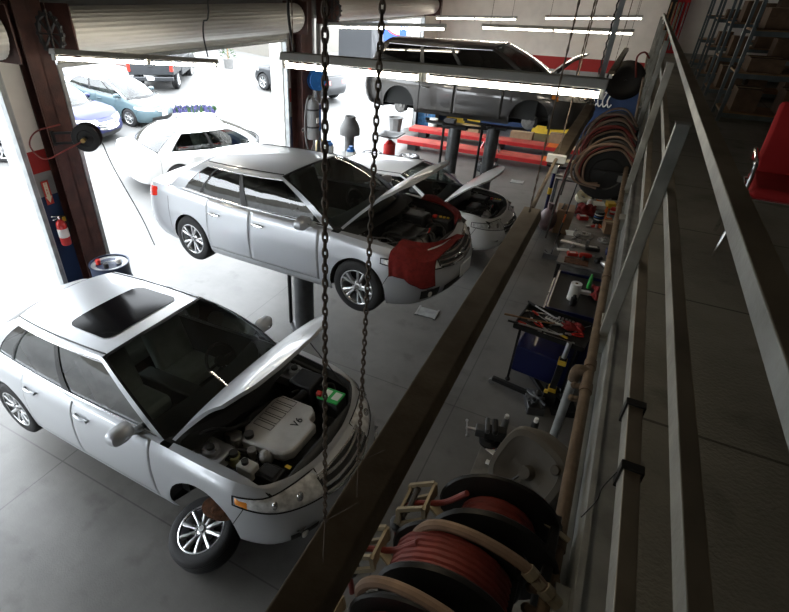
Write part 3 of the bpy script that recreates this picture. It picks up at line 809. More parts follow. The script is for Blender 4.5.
VAN = dict(Lf=1.12, WB=3.0, Lr=1.10, W=.985, cat='minivan', hv=.90, handle_z=0, zt=[(-4.1, 1.10), (-3.6, 1.13), (-1.7, 1.08), (-.2, 1.03), (.4, .98), (.8, .90), (1.12, .80)],
    zb=[(-4.1, .36), (-3.4, .26), (-2, .22), (.3, .22), (1.12, .26)], xc=-.05, xwt=-1.05, xrt=-3.55, xd=-3.92, yr=.68, zr=[(-1.05, 1.63), (-2.2, 1.71), (-3.55, 1.66)],
    doors=(-.58, -1.66, -2.50), wins=[(.04, .36, 'dark_glass'), (.385, .62, 'dark_glass'), (.645, .93, 'dark_glass')], bow=.30, rbow=.10, trim_mat='chrome', handle_mat='chrome', axle=.36, arch=.40, wr=.34, crown=.06, handle=.80, hood_under='bay_black', rear_glass='dark_glass',
    lamps=[('headlight', .36, 100+.94, (.80, .72), (.90, .84), 'lens'), ('tail_light', -3.8, 100.06, (.90, .85), (1.08, 1.06), 'tail_red')],
    front_items=[front_kit(.62, .80, .50, 4, lip=.0, zl0=.30, zl1=.45, yl=.45, fog=False, lowmat='bay_black'), turn_signal(.36, .52, (.79, .76), (.90, .88))])
HATCH = dict(Lf=.92, WB=2.70, Lr=.86, W=.875, zt=[(-3.56, 1.05), (-3.2, 1.09), (-1.7, .97), (-.3, .93), (.3, .84), (.65, .75), (.92, .68)],
    zb=[(-3.56, .32), (-2.9, .22), (.3, .20), (.92, .22)], xc=-.10, xwt=-1.15, xrt=-2.55, xd=-3.22, yr=.58, zr=[(-1.15, 1.40), (-1.7, 1.45), (-2.55, 1.38)],
    doors=(-.52, -1.45, -2.30), wins=[(.05, .18), (.20, .52), (.55, .86)], bow=.25, rbow=.05, axle=.31, arch=.34, wr=.315, rim=.20,
    lamps=[('headlight', .24, 100+.93, (.66, .58), (.74, .70), 'lens'), ('tail_light', -3.25, 100.06, (.80, .74), (1.03, 1.02), 'tail_red')],
    front_items=[front_kit(.55, .58, .3, 1, lip=.02, zl0=.24, zl1=.42, yl=.55, fog=False, plate=.48, frame=False)])
SEDAN = dict(CAMRY); SEDAN.update(W=.90, front_items=[front_kit(.42, .62, .40, 3, lip=.02, zl0=.22, zl1=.36, yl=.5, fog=False, plate=.50)], wins=[(.045, .455), (.49, .88)])
COUPE = dict(SEDAN); COUPE.update(lamps=[('headlight', .24, 100+.93, (.66, .58), (.74, .70), 'lens'), ('tail_light', -3.5, 100.05, (.80, .76), (.90, .88), 'lens')])
SUV = dict(VAN); SUV.update(Lf=.95, WB=2.7, Lr=.95, cat='car', zt=[(-3.65, 1.08), (-3.2, 1.10), (-1.7, 1.04), (-.3, 1.0), (.4, .95), (.95, .80)], zb=[(-3.65, .40), (-2.9, .30), (.3, .28), (.95, .32)], xc=-.35, xwt=-1.1, xrt=-3.1, xd=-3.38, yr=.66, zr=[(-1.1, 1.56), (-2, 1.62), (-3.1, 1.52)], doors=(-.55, -1.5, -2.28), wr=.355, arch=.42, rim=.23,
    lamps=[('headlight', .30, 100+.94, (.78, .72), (.88, .82), 'lens'), ('tail_light', -3.3, 100.06, (.84, .82), (1.0, 1.0), 'tail_red')], front_items=[])
# ------------------------------------------------------------------ the cars inside
CAM1 = dict(CAMRY); CAM1['skip_wheel'] = (0, -1)
camry, S1 = make_car('sedan', 'silver sedan in the foreground with dark sunroof, open hood and V6 engine cover', CAM1, (-2.10, 2.59, .505), -.038, .07, 'silver_paint', hood=math.radians(50), wheels='ten', bay=bay_sedan)
def add_sunroof(root, P):
    xWT, xRT, yr = P['xwt'], P['xrt'], P['yr']; zr = pchip(P['zr']); b = MB(); rows = []
    x0, x1, yh, r = xWT-.16, xWT-.74, .43, .09
    cx, hx = (x0+x1)/2, abs(x0-x1)/2
    for i in range(25):
        row = []
        for k in range(25):
            p = (-1+2*i/24)*hx; q = (-1+2*k/24)*yh
            dx, dy = abs(p)-(hx-r), abs(q)-(yh-r)
            if dx > 0 and dy > 0:
                d = math.hypot(dx, dy); m = max(dx, dy); sca = m/d
                p = math.copysign(hx-r+dx*sca, p); q = math.copysign(yh-r+dy*sca, q)
            x = cx+p; u = (x-xWT)/(xRT-xWT); a = abs(q)/yr
            bx = .07*max(0, 1-u*2.2); 
            row.append(Vector((x+bx*(1-a*a), q, zr(x)+.05*(1-a**2.5)+.006)))
        rows.append(row)
    b.grid(rows); o = b.build('sunroof', 'black_gloss', root)
add_sunroof(camry, CAM1)
brake_parts(camry, (0.02, -.74, .26), .15, (0, 0, .5), True)
accord, S2 = make_car('sedan', 'silver sedan raised high in the middle, red cloths over its engine bay', ACCORD, (-2.065, 5.343, 1.323), -.094, .054, 'silver_paint_b', hood=math.radians(46), wheels='five', bay=bay_accord)
THIRD = dict(SEDAN)
third, S3 = make_car('sedan', 'white sedan with open white hood, behind the raised silver sedan', THIRD, (-2.2, 9.55, .2), -.05, .04, 'white_paint', hood=math.radians(42), wheels='ten', bay=bay_accord)
VAN1 = dict(VAN)
van, S4 = make_car('minivan', 'dark grey minivan without wheels, raised on a lift at the back', VAN1, (-1.66, 12.3, 1.98), -.045, .005, 'grey_paint', hood=math.radians(50), wheels=None, bay=bay_accord)
for sd in (1, -1):
    for xa in (0, -3.0):
        brake_parts(van, (xa, sd*.80, .30), .16, (0, 0, 0 if sd < 0 else PI))
for r in (camry, accord, third, van): orient_car(r)
# ------------------------------------------------------------------ the setting
DW = -7.2      # door wall
FW = 21.2      # far wall
CE = 6.6
def slab_mat(name, c1, c2, size, seam, rough=.6, off=(0, 0), stain=None, bump=.15):
    m = bpy.data.materials.new(name); m.use_nodes = True; nt = m.node_tree; b = nt.nodes['Principled BSDF']
    tc = nt.nodes.new('ShaderNodeTexCoord')
    n = nt.nodes.new('ShaderNodeTexNoise'); n.inputs['Scale'].default_value = .7; n.inputs['Detail'].default_value = 10; n.inputs['Roughness'].default_value = .65
    nt.links.new(tc.outputs['Object'], n.inputs['Vector'])
    r = nt.nodes.new('ShaderNodeValToRGB'); r.color_ramp.elements[0].color = (*c2, 1); r.color_ramp.elements[1].color = (*c1, 1); r.color_ramp.elements[0].position = .35; r.color_ramp.elements[1].position = .62
    nt.links.new(n.outputs['Fac'], r.inputs['Fac'])
    br = nt.nodes.new('ShaderNodeTexBrick'); br.offset = 0; br.inputs['Scale'].default_value = 1.0; br.inputs['Brick Width'].default_value = size[0]; br.inputs['Row Height'].default_value = size[1]
    br.inputs['Mortar Size'].default_value = .008; br.inputs['Color1'].default_value = (1,1,1,1); br.inputs['Color2'].default_value = (1,1,1,1); br.inputs['Mortar'].default_value = (seam, seam, seam, 1)
    mp = nt.nodes.new('ShaderNodeMapping'); mp.inputs['Location'].default_value = (off[0], off[1], 0)
    nt.links.new(tc.outputs['Object'], mp.inputs['Vector']); nt.links.new(mp.outputs['Vector'], br.inputs['Vector'])
    mx = nt.nodes.new('ShaderNodeMix'); mx.data_type = 'RGBA'; mx.blend_type = 'MULTIPLY'; mx.inputs['Factor'].default_value = 1
    nt.links.new(r.outputs['Color'], mx.inputs['A']); nt.links.new(br.outputs['Color'], mx.inputs['B'])
    last = mx.outputs['Result']
    if stain:
        n2 = nt.nodes.new('ShaderNodeTexNoise'); n2.inputs['Scale'].default_value = 2.6; n2.inputs['Detail'].default_value = 5
        nt.links.new(tc.outputs['Object'], n2.inputs['Vector'])
        r2 = nt.nodes.new('ShaderNodeValToRGB'); r2.color_ramp.elements[0].color = (*stain, 1); r2.color_ramp.elements[1].color = (1,1,1,1); r2.color_ramp.elements[0].position = .30; r2.color_ramp.elements[1].position = .42
        nt.links.new(n2.outputs['Fac'], r2.inputs['Fac'])
        m2 = nt.nodes.new('ShaderNodeMix'); m2.data_type = 'RGBA'; m2.blend_type = 'MULTIPLY'; m2.inputs['Factor'].default_value = 1
        nt.links.new(last, m2.inputs['A']); nt.links.new(r2.outputs['Color'], m2.inputs['B']); last = m2.outputs['Result']
    nt.links.new(last, b.inputs['Base Color']); b.inputs['Roughness'].default_value = rough
    n3 = nt.nodes.new('ShaderNodeTexNoise'); n3.inputs['Scale'].default_value = 60; nt.links.new(tc.outputs['Object'], n3.inputs['Vector'])
    bp = nt.nodes.new('ShaderNodeBump'); bp.inputs['Strength'].default_value = bump; bp.inputs['Distance'].default_value = .01
    nt.links.new(n3.outputs['Fac'], bp.inputs['Height']); nt.links.new(bp.outputs['Normal'], b.inputs['Normal'])
    MATS[name] = m; return m
slab_mat('shop_floor', (.158, .152, .140), (.10, .096, .088), (3.6, 3.05), .55, .42, (0.9, 1.2), (.72, .71, .70))
slab_mat('forecourt', (.155, .155, .15), (.135, .135, .133), (4.0, 3.6), .85, .6, (1.1, .4))
slab_mat('deck_floor', (.27, .262, .23), (.16, .157, .14), (2.4, 1.22), .35, .8, (.3, .5), (.6, .6, .6), .6)
def band_mat(name, bands, axis='Z', vary=.03):
    """wall paint in horizontal bands: [(z_upper, colour), ...]"""
    m = bpy.data.materials.new(name); m.use_nodes = True; nt = m.node_tree; b = nt.nodes['Principled BSDF']; b.inputs['Roughness'].default_value = .7
    tc = nt.nodes.new('ShaderNodeTexCoord'); sp = nt.nodes.new('ShaderNodeSeparateXYZ'); nt.links.new(tc.outputs['Object'], sp.inputs[0])
    dv = nt.nodes.new('ShaderNodeMath'); dv.operation = 'DIVIDE'; dv.inputs[1].default_value = 8.0; nt.links.new(sp.outputs[axis], dv.inputs[0])
    r = nt.nodes.new('ShaderNodeValToRGB'); r.color_ramp.interpolation = 'CONSTANT'
    z = 0
    for i, (zu, c) in enumerate(bands):
        e = r.color_ramp.elements[0] if i == 0 else r.color_ramp.elements.new(z/8.0)
        e.position = z/8.0; e.color = (*c, 1); z = zu
    e = r.color_ramp.elements[-1]
    nt.links.new(dv.outputs[0], r.inputs['Fac'])
    n = nt.nodes.new('ShaderNodeTexNoise'); n.inputs['Scale'].default_value = 3; n.inputs['Detail'].default_value = 8; nt.links.new(tc.outputs['Object'], n.inputs['Vector'])
    r2 = nt.nodes.new('ShaderNodeValToRGB'); r2.color_ramp.elements[0].color = (1-vary*3, 1-vary*3, 1-vary*3, 1); r2.color_ramp.elements[1].color = (1,1,1,1); r2.color_ramp.elements[0].position = .3; r2.color_ramp.elements[1].position = .6
    nt.links.new(n.outputs['Fac'], r2.inputs['Fac'])
    mx = nt.nodes.new('ShaderNodeMix'); mx.data_type = 'RGBA'; mx.blend_type = 'MULTIPLY'; mx.inputs['Factor'].default_value = 1
    nt.links.new(r.outputs['Color'], mx.inputs['A']); nt.links.new(r2.outputs['Color'], mx.inputs['B']); nt.links.new(mx.outputs['Result'], b.inputs['Base Color'])
    # the ramp starts with two elements
    MATS[name] = m; return m
NAVY, REDP, GREYP, WHITEP, YEL = (.012, .035, .10), (.35, .018, .015), (.30, .31, .30), (.84, .81, .76), (.75, .52, .04)
band_mat('wall_far_paint', [(1.95, NAVY), (2.28, GREYP), (2.68, REDP), (8, WHITEP)])
band_mat('wall_pier_paint', [(1.85, NAVY), (2.20, GREYP), (2.52, REDP), (8, WHITEP)])
band_mat('wall_plain_paint', [(8, (.22, .21, .20))])
mat('rust_paint', (.085, .032, .024), .6, .1, vary=.45, scale=5, bump=.2, bscale=40)
mat('door_steel', (.74, .73, .68), .5, .15, vary=.10, scale=3, stretch=(1, 1, 14))
mat('galv', (.42, .44, .44), .5, .6, vary=.3, scale=7, bump=.1)
mat('frame_grey', (.50, .51, .51), .6, vary=.15)
mat('frame_white', (.80, .79, .74), .6, vary=.1)
mat('ceiling_paint', (.22, .19, .15), .9, vary=.2)
def bx(name, x0, x1, y0, y1, z0, z1, m, parent=None, bevel=0):
    b = MB(); b.box(((x0+x1)/2, (y0+y1)/2, (z0+z1)/2), (x1-x0, y1-y0, z1-z0)); return b.build(name, m, parent, smooth=False, bevel=bevel)
struct(bx('floor', DW-.12, 5.6, -10.2, FW, -.2, 0, 'shop_floor'))
SL = .075
b = MB(); xs = [DW-.12, -8.0, -26, -70]; zs_ = [-.004, -.004, 18*SL, 18*SL]
b.grid([[Vector((x, y, z)) for y in (-60, 0, 40, 90)] for x, z in zip(xs, zs_)]); struct(b.build('forecourt_ground', 'forecourt', None, smooth=False))
mat('stucco', (.17, .16, .14), .9, vary=.08); mat('brick_paving', (.13, .085, .078), .9, vary=.3, scale=14)
def outside_box(name, x0, x1, y0, y1, h, m): o = bx(name, x0, x1, y0, y1, 0, h, m); struct(o); return o
outside_box('trim_2', -34, -33, -60, 90, 7.5, 'stucco')
outside_box('trim_2', -25, -19.5, 28, 28.4, 6, 'stucco'); outside_box('trim_2', -19.5, -19.1, 28, 60, 6, 'stucco')
b = MB(); b.box((-23, 20.5, 15*SL+.01), (4.5, 3.4, .05)); o = b.build('trim_2', 'brick_paving', None, smooth=False); struct(o); o.rotation_euler = (0, 0, 0)
struct(bx('wall_far', DW-.3, 5.6, FW, FW+.25, 0, CE, 'wall_far_paint'))
struct(bx('wall_right', 5.6, 5.8, -10.4, FW+.2, 0, CE, 'wall_plain_paint'))
struct(bx('wall_near', DW-.3, 5.6, -10.4, -10.2, 0, CE, 'wall_plain_paint'))
struct(bx('ceiling', DW-.6, 5.8, -10.4, FW+.25, CE, CE+.2, 'ceiling_paint'))
# door wall: header and piers
struct(bx('wall_left_header', DW-.25, DW, -10.2, FW, 3.95, CE, 'wall_plain_paint'))
struct(bx('wall_left_pier', DW-.25, DW, -4.4, -2.1, 0, 3.95, 'wall_pier_paint'))  # unseen pier, added to hold back daylight from the next bay
struct(bx('wall_left_pier', DW-.25, DW, 4.02, 4.74, 0, 3.95, 'wall_pier_paint'))
struct(bx('wall_left_pier', DW-.25, DW, 10.45, 11.75, 0, 3.95, 'wall_pier_paint'))
struct(bx('wall_left_pier', DW-.25, DW, 19.2, FW, 0, 3.95, 'wall_pier_paint'))
for y0, y1, m_ in ((3.94, 4.05, 'frame_grey'), (4.71, 4.80, 'frame_grey'), (10.36, 10.62, 'frame_white'), (11.7, 11.8, 'frame_grey'), (19.1, 19.25, 'frame_white')):
    struct(bx('trim_1', DW-.30, DW+.03, y0, y1, 0, 3.95, m_))
# steel columns (I-beams)
for i, (y0, y1) in enumerate(((4.33, 4.71), (10.72, 11.18))):
    b = MB(); x0, x1 = DW+.01, DW+(.34 if i else .22)
    b.box(((x0+x1)/2, (y0+y1)/2, CE/2), (x1-x0, .014, CE)); b.box((x0+.012, (y0+y1)/2, CE/2), (.024, y1-y0, CE)); b.box((x1-.012, (y0+y1)/2, CE/2), (.024, y1-y0, CE))
    o = b.build('steel_column', 'rust_paint', None, smooth=False); o['kind'] = 'structure'
# roll-up doors
def rollup(label, y0, y1, zbot, zc, r, sprocket_y):
    t = thing('rollup_door', label, 'roll-up door', (DW+.10, (y0+y1)/2, zbot), group='roll-up doors of the front wall')
    ox, oy, oz = t.location
    L = y1-y0
    b = MB(); n = 56; rows = []
    for k in range(n+1):
        a = 2*PI*k/n; rr = r+(.006 if k % 2 else 0); rows.append([Vector((.30+rr*math.cos(a), -L/2, zc-zbot+rr*math.sin(a))), Vector((.30+rr*math.cos(a), L/2, zc-zbot+rr*math.sin(a)))])
    b.grid(rows); b.lathe([(.001, -L/2), (r, -L/2)], 24, Matrix.Translation((.30, 0, zc-zbot)) @ rotmat(x=PI/2)); b.lathe([(.001, L/2), (r, L/2)], 24, Matrix.Translation((.30, 0, zc-zbot)) @ rotmat(x=PI/2))
    b.build('coil', 'door_steel', t, angle=15)
    b = MB(); rows = []; zt = zc-zbot+.1; n = int(zt/.036)
    for k in range(n+1):
        z = .05+(zt-.05)*k/n; rows.append([Vector((.02+(.016 if k % 2 else 0), -L/2, z)), Vector((.02+(.016 if k % 2 else 0), L/2, z))])
    b.grid(rows); b.build('curtain', 'door_steel', t, smooth=False)
    b = MB(); b.box((.03, 0, .03), (.07, L, .06)); b.build('bottom_bar', 'galv', t, bevel=.005)
    for sd in (-1, 1):
        b = MB(); b.box((.03, sd*(L/2+.02), -zbot/2+.05), (.10, .06, zbot)); b.build('guide_rail', 'galv', t, smooth=False)
        b = MB(); b.box((.30, sd*(L/2+.05), zc-zbot), (.62, .02, .62)); b.build('bracket_plate', 'rust_paint', t, smooth=False)
    b = MB(); M = Matrix.Translation((.48, sprocket_y-oy, zc-zbot-.02)) @ rotmat(x=PI/2)
    b.lathe([(.20, -.02), (.235, -.02), (.235, .02), (.20, .02), (.20, -.02)], 32, M); 
    for k in range(16):
        a = 2*PI*k/16; b.box(M @ Vector((.242*math.cos(a), .242*math.sin(a), 0)), (.04, .03, .04), 0, rotmat(y=a))
    for k in range(4): a = PI*k/4; b.bar(M @ Vector((.2*math.cos(a), .2*math.sin(a), 0)), M @ Vector((-.2*math.cos(a), -.2*math.sin(a), 0)), .03, .015)
    b.build('chain_wheel', 'bay_black', t)
    return t
rollup('grey steel roll-up door, half coiled, over the middle bay opening', 4.80, 10.35, 3.55, 4.02, .27, 4.50)
rollup('grey steel roll-up door over the far bay behind the dark minivan', 11.85, 19.05, 3.80, 4.16, .25, 11.7)
rollup('grey steel roll-up door over the nearest bay at the left edge', -2.0, 3.9, 3.52, 4.02, .27, -1.9)
# mezzanine
RX = .27; DZ = 3.05
struct(bx('mezzanine_deck', RX+.005, 5.6, -10.2, FW, DZ-.10, DZ, 'deck_floor'))
mat('steel_tube', (.34, .345, .32), .55, .55, vary=.35, scale=6, bump=.15)
mat('dusty_top', (.27, .225, .165), .8, vary=.3, scale=5)
b = MB(); b.box((RX-.004, 8.5, DZ-.06), (.02, 25.4, .20)); b.box((RX+.03, 8.5, DZ+.018), (.09, 25.4, .02)); b.box((RX-.02, 8.5, DZ-.15), (.07, 25.4, .02)); o = b.build('trim_2', 'galv', None, smooth=False); struct(o)
rail = thing('guard_rail', 'grey steel guard rail of square tubes along the mezzanine edge', 'railing', (RX, 8, DZ))
def tube_rail(name, z0, z1, w):
    b = MB(); b.box((w/2, 0, (z0+z1)/2-DZ), (w, 25.0, z1-z0)); b.m[1] = 1; return b.build(name, ['steel_tube', 'dusty_top'], rail, bevel=.003)
tube_rail('handrail', 4.118, 4.162, .050); tube_rail('mid_rail', 3.77, 3.822, .036); tube_rail('mid_rail', 3.38, 3.448, .043)
for y in (2.62, 5.3, 8.0, 10.7, 13.4, 16.1, 18.8):
    b = MB(); b.box((-.030, y-8, (4.10+2.78)/2-DZ), (.055, .06, 4.10-2.78)); b.box((-.030, y-8, 4.10-DZ), (.060, .066, .008)); b.box((-.02, y-8, 2.95-DZ), (.06, .13, .10)); b.build('post', 'steel_tube', rail, bevel=.003)
b = MB()
# ------------------------------------------------------------------ things on the door wall
mat('ext_red', (.55, .02, .018), .3, coat=.6); mat('sign_red', (.60, .05, .03), .5); mat('sign_cream', (.80, .74, .55), .6)
mat('hose_red', (.20, .032, .025), .6, vary=.3, scale=20); mat('hose_tan', (.21, .14, .098), .75, vary=.3, scale=12); mat('hose_dark', (.05, .045, .04), .7)
mat('drum_blue', (.015, .028, .07), .45, .2, vary=.3, scale=8); mat('reel_blue', (.02, .16, .50), .4); mat('navy_plastic', (.015, .03, .14), .45)
mat('grey_plastic', (.16, .16, .155), .6, vary=.2); mat('brass', (.55, .38, .14), .35, .9); mat('cardboard', (.34, .21, .12), .85, vary=.2, scale=5)
mat('wood', (.30, .17, .08), .7, vary=.35, scale=4, stretch=(1, 1, 8)); mat('orange', (.75, .16, .02), .5); mat('cream', (.62, .50, .30), .7, vary=.2)
mat('lift_red', (.50, .02, .02), .45, vary=.25, scale=4); mat('lift_steel', (.16, .165, .17), .4, .8, vary=.3, scale=5); mat('tool_steel', (.60, .60, .60), .3, .95); mat('green', (.04, .42, .08), .4)
mat('beige_metal', (.34, .29, .20), .6, .3, vary=.3, scale=10); mat('dust_grey', (.085, .076, .062), .75, vary=.25, scale=8); mat('rag_red', (.24, .014, .012), .95, vary=.35, scale=20, bump=.5, bscale=120)
mat('blue_steel', (.007, .012, .075), .35, .3, coat=.4); mat('bench_steel', (.26, .255, .24), .5, .6, vary=.35, scale=6, bump=.1); mat('black_metal', (.02, .02, .02), .45, .4)
# fire extinguisher and its sign
XW = DW+.01
p = at_x(63, 231, XW+.09)
t = thing('fire_extinguisher', 'red fire extinguisher hanging on the navy part of the pier beside the brown column', 'fire extinguisher', (XW+.09, p.y, p.z-.22))
b = MB(); b.lathe([(.001, 0), (.068, 0), (.075, .012), (.075, .33), (.06, .375), (.028, .40), (.028, .42)], 24); b.build('cylinder', 'ext_red', t)
b = MB(); b.lathe([(.0765, .13), (.0765, .27)], 24); b.build('instruction_label', 'paper_white', t); b = MB(); b.box((-.083, 0, .25), (.02, .06, .12)); b.build('wall_bracket', 'steel', t)
b = MB(); b.cyl((0, 0, .41), (0, 0, .47), .022, n=12); b.bar((0, 0, .47), (.03, -.12, .50), .022, .008); b.bar((0, 0, .45), (.03, -.11, .445), .022, .008); b.build('valve_handle', 'chrome', t)
b = MB(); hose(b, [(.0, .03, .45), (.02, .10, .43), (.02, .105, .30), (.02, .09, .18)], .011); b.build('discharge_hose', 'rubber', t)
b = MB(); b.box((.02, .06, .40), (.012, .05, .07)); b.build('inspection_tag', 'yellow', t)
p0 = at_x(43.5, 181, XW); p1 = at_x(51, 204, XW); hs = p0.z-p1.z
t = thing('arrow_sign', 'red downward arrow sign above the fire extinguisher', 'sign', (XW+.004, (p0.y+p1.y)/2+.0, p1.z))
b = MB(); b.box((0, 0, hs/2), (.006, .11, hs)); b.build('sign_plate', 'sign_red', t)
b = MB(); b.add([(.005, y, z) for y, z in ((-.030, hs*.93), (.030, hs*.93), (.030, hs*.34), (.048, hs*.34), (0, hs*.06), (-.048, hs*.34), (-.030, hs*.34))], [(0, 1, 2, 3, 4, 5, 6)]); b.build('arrow', 'sign_cream', t)
M0 = Matrix.Translation((.0065, 0, 0))
for i, ch in enumerate('FIRE'): text(ch, .040, 'sign_red', t, Matrix.Translation((.0065, 0, hs*.86-.045*i)) @ rotmat(x=PI/2, z=PI/2), 'lettering')
# hose reel on the near column
def small_reel(label, c, r=.19, w=.14, ax=(.75, .66, 0), hose_m='hose_red', body='black_metal', arm=None, cat='hose reel', group=None, wound=.75, n=6):
    t = thing('hose_reel', label, cat, c, group=group)
    q = Vector(ax).to_track_quat('Z', 'Y').to_matrix().to_4x4()
    for sg in (-1, 1):
        b = MB(); b.lathe([(.03, sg*w/2), (r*.55, sg*w/2), (r*.6, sg*(w/2+.012)), (r*.96, sg*(w/2+.012)), (r, sg*w/2), (r*.97, sg*(w/2-.008)), (r*.6, sg*(w/2)-sg*.004), (.03, sg*(w/2)-sg*.01)], 32, q); b.build('flange', body, t)
    b = MB(); b.lathe([(r*.42, -w/2), (r*.42, w/2)], 24, q); b.cyl(q @ Vector((0, 0, -w*.8)), q @ Vector((0, 0, w*.8)), .03, n=12); b.build('drum', body, t)
    b = MB(); th = w/n*.5; L = []
    for lay in range(2):
        for k in range(n*20+1):
            a = 2*PI*k/20; z = (-w/2+th)+(w-2*th)*k/(n*20); z = z if lay == 0 else -z
            rr = r*(wound-.16)+lay*th*1.7; L.append(q @ Vector((rr*math.cos(a), rr*math.sin(a), z)))
    b.tube(L, th, 6); b.build('wound_hose', hose_m, t)
    return t, q
p = at_x(87, 137, DW+.55)
t, q = small_reel('black hose reel with red hose on a swing bracket at the brown column', p, .19, .16, (.62, -.78, 0))
b = MB()
for dz in (.07, -.07): b.bar((-.02, -.05, dz), (-.32, -.30, dz), .03, .03)
b.bar((-.32, -.30, -.1), (-.32, -.30, .1), .04, .04); b.build('bracket', 'black_metal', t)
b = MB(); hose(b, [(.05, -.08, -.02), (-.1, -.3, -.13), (-.24, -.55, -.22), (-.38, -.62, -.05), (-.32, -.52, .13), (-.15, -.25, .20)], .011); b.build('feed_hose', 'hose_red', t)
b = MB(); b.tube(spline([(.1, .15, -.1), (.14, .22, -.5), (.26, .42, -1.3), (.34, .50, -1.82)], 6), .008, 6); b.build('hanging_hose', 'hose_dark', t)
b = MB(); b.cyl((.09, -.12, 0), (.14, -.18, 0), .03, n=10); b.build('swivel', 'brass', t)
# blue drum with a funnel lid
p = at(109, 262, .90); t = thing('drum', 'blue oil drum with cluttered lid at the foot of the brown column', 'drum', (p.x, p.y, 0))
b = MB(); prof = [(.001, 0), (.285, 0), (.295, .02), (.285, .03)]
for z in (.30, .60): prof += [(.285, z-.03), (.298, z), (.285, z+.03)]
prof += [(.285, .86), (.297, .88), (.297, .90), (.275, .90), (.270, .875), (.001, .875)]
b.lathe(prof, 36); b.build('barrel', 'drum_blue', t)
b = MB(); b.lathe([(.268, .877), (.02, .870)], 30); b.build('drain_lid', 'galv', t)
b = MB(); b.bar((-.1, -.08, .90), (.12, .10, .91), .02, .012); b.build('strainer_bar', 'tool_steel', t)
for i, (x, y, m_, kind, lab) in enumerate(((-.12, -.1, 'red_cap', 'oil_funnel', 'small red funnel lying on the blue drum lid'), (.08, -.12, 'black_plastic', 'oil_filter', 'black oil filter lying on the blue drum lid'), (.12, .08, 'paper_white', 'plastic_cup', 'white cup on the blue drum lid'))):
    b = MB(); b.lathe([(.001, 0), (.035, 0), (.04, .03), (.04, .07), (.03, .08), (.001, .08)], 16); o = b.build(kind, m_, None, loc=(p.x+x, p.y+y, .876)); tag(o, lab, kind.split('_')[1])
# small hydraulic / cable box on the door header near the top left
# blue reel and welding hose on the far column
p = at_x(317, 80, DW+.5); t, q = small_reel('bright blue hose reel on the far brown column', p, .24, .12, (.9, -.43, 0), 'reel_blue', 'reel_blue', wound=.9)
b = MB(); b.box((-.12, .05, -.02), (.2, .10, .28)); b.build('bracket', 'navy_plastic', t)
b = MB(); hose(b, [(.0, .28, -.1), (.04, .34, -.6), (.03, .30, -1.3), (0, .2, -1.6)], .012); b.build('hanging_hose', 'hose_dark', t)
p = at_x(313, 120, DW+.56); t = thing('gas_cylinder', 'grey gas cylinder strapped to the far brown column', 'gas cylinder', (p.x, p.y, p.z-.45))
b = MB(); b.lathe([(.001, 0), (.14, 0), (.15, .02), (.15, .80), (.12, .88), (.05, .93), (.05, .96)], 24); b.build('cylinder', 'grey_plastic', t)
b = MB(); b.box((.145, -.02, .46), (.02, .1, .12)); b.build('cylinder_label', 'paper_white', t)
b = MB(); b.lathe([(.16, .02), (.16, -.02)], 24, Matrix.Translation((0, 0, .3))); b.lathe([(.155, .02), (.155, -.02)], 24, Matrix.Translation((0, 0, .7))); b.build('strap', 'black_metal', t)
b = MB()
for k in range(3): b.tube([Vector((.05, -.16+.05*k*0+.22*math.cos(a)*(1+.08*k), .40+.62*math.sin(a)*(1+.03*k))) for a in np.linspace(0, 2*PI, 25)[:-1]], .012, 6, closed=True)
tag(b.build('coiled_hose', 'grey_plastic', None, loc=(t.location.x+.02, t.location.y-.08, t.location.z)), 'grey hose coiled around the gas cylinder at the far column', 'hose')
t2 = thing('cutting_torch_set', 'blue bottles and clamps hanging behind the grey gas cylinder', 'tool set', (p.x-.02, p.y+.30, p.z-.3))
b = MB(); b.cyl((0, 0, 0), (0, 0, .5), .06, n=14); b.build('bottle', 'reel_blue', t2); b = MB(); b.box((0, .0, .56), (.10, .16, .12)); b.build('clamp', 'navy_plastic', t2)
b = MB(); b.lathe([(.001, 0), (.055, 0)], 24, Matrix.Translation(at_x(303, 130, DW+.342)) @ rotmat(y=PI/2)); b.lathe([(.001, .002), (.036, .002)], 24, Matrix.Translation(at_x(303, 130, DW+.342)) @ rotmat(y=PI/2), 1); tag(b.build('round_sticker', ['paper_white', 'black_plastic'], None), 'round black and white sticker on the far brown column', 'sticker')
# jugs by the column
for i, (px, py, m_, bm_, lab) in enumerate(((320, 140, 'yellow', 'cream', 'jug with yellow cap beside the far column'), (329, 142, 'reel_blue', 'paper_white', 'jug with blue cap, left of the two blue-capped jugs'), (351, 148, 'reel_blue', 'paper_white', 'jug with blue cap nearer the grey oil drain'))):
    p = at(px, py, 1.05); t = thing('jug', lab, 'jug', (p.x, p.y, .74))
    b = MB(); b.lathe([(.001, 0), (.12, 0), (.13, .02), (.13, .20), (.09, .26), (.055, .28)], 20); b.build('bottle', bm_, t)
    b = MB(); b.lathe([(.115, .21), (.10, .28), (.06, .31), (.05, .36), (.001, .36)], 16); b.build('cap', m_, t)
pA, pB = at(318, 140, 1.05), at(353, 148, 1.05)
t = thing('work_table', 'low steel table holding the capped jugs by the far column', 'table', ((pA.x+pB.x)/2, (pA.y+pB.y)/2, 0))
b = MB(); b.box((0, 0, .72), (1.75, 1.1, .036)); b.build('table_top', 'bench_steel', t, bevel=.004)
for sx in (-.8, .8):
    for sy in (-.5, .5): b = MB(); b.box((sx, sy, .35), (.045, .045, .70)); b.build('leg', 'bench_steel', t)
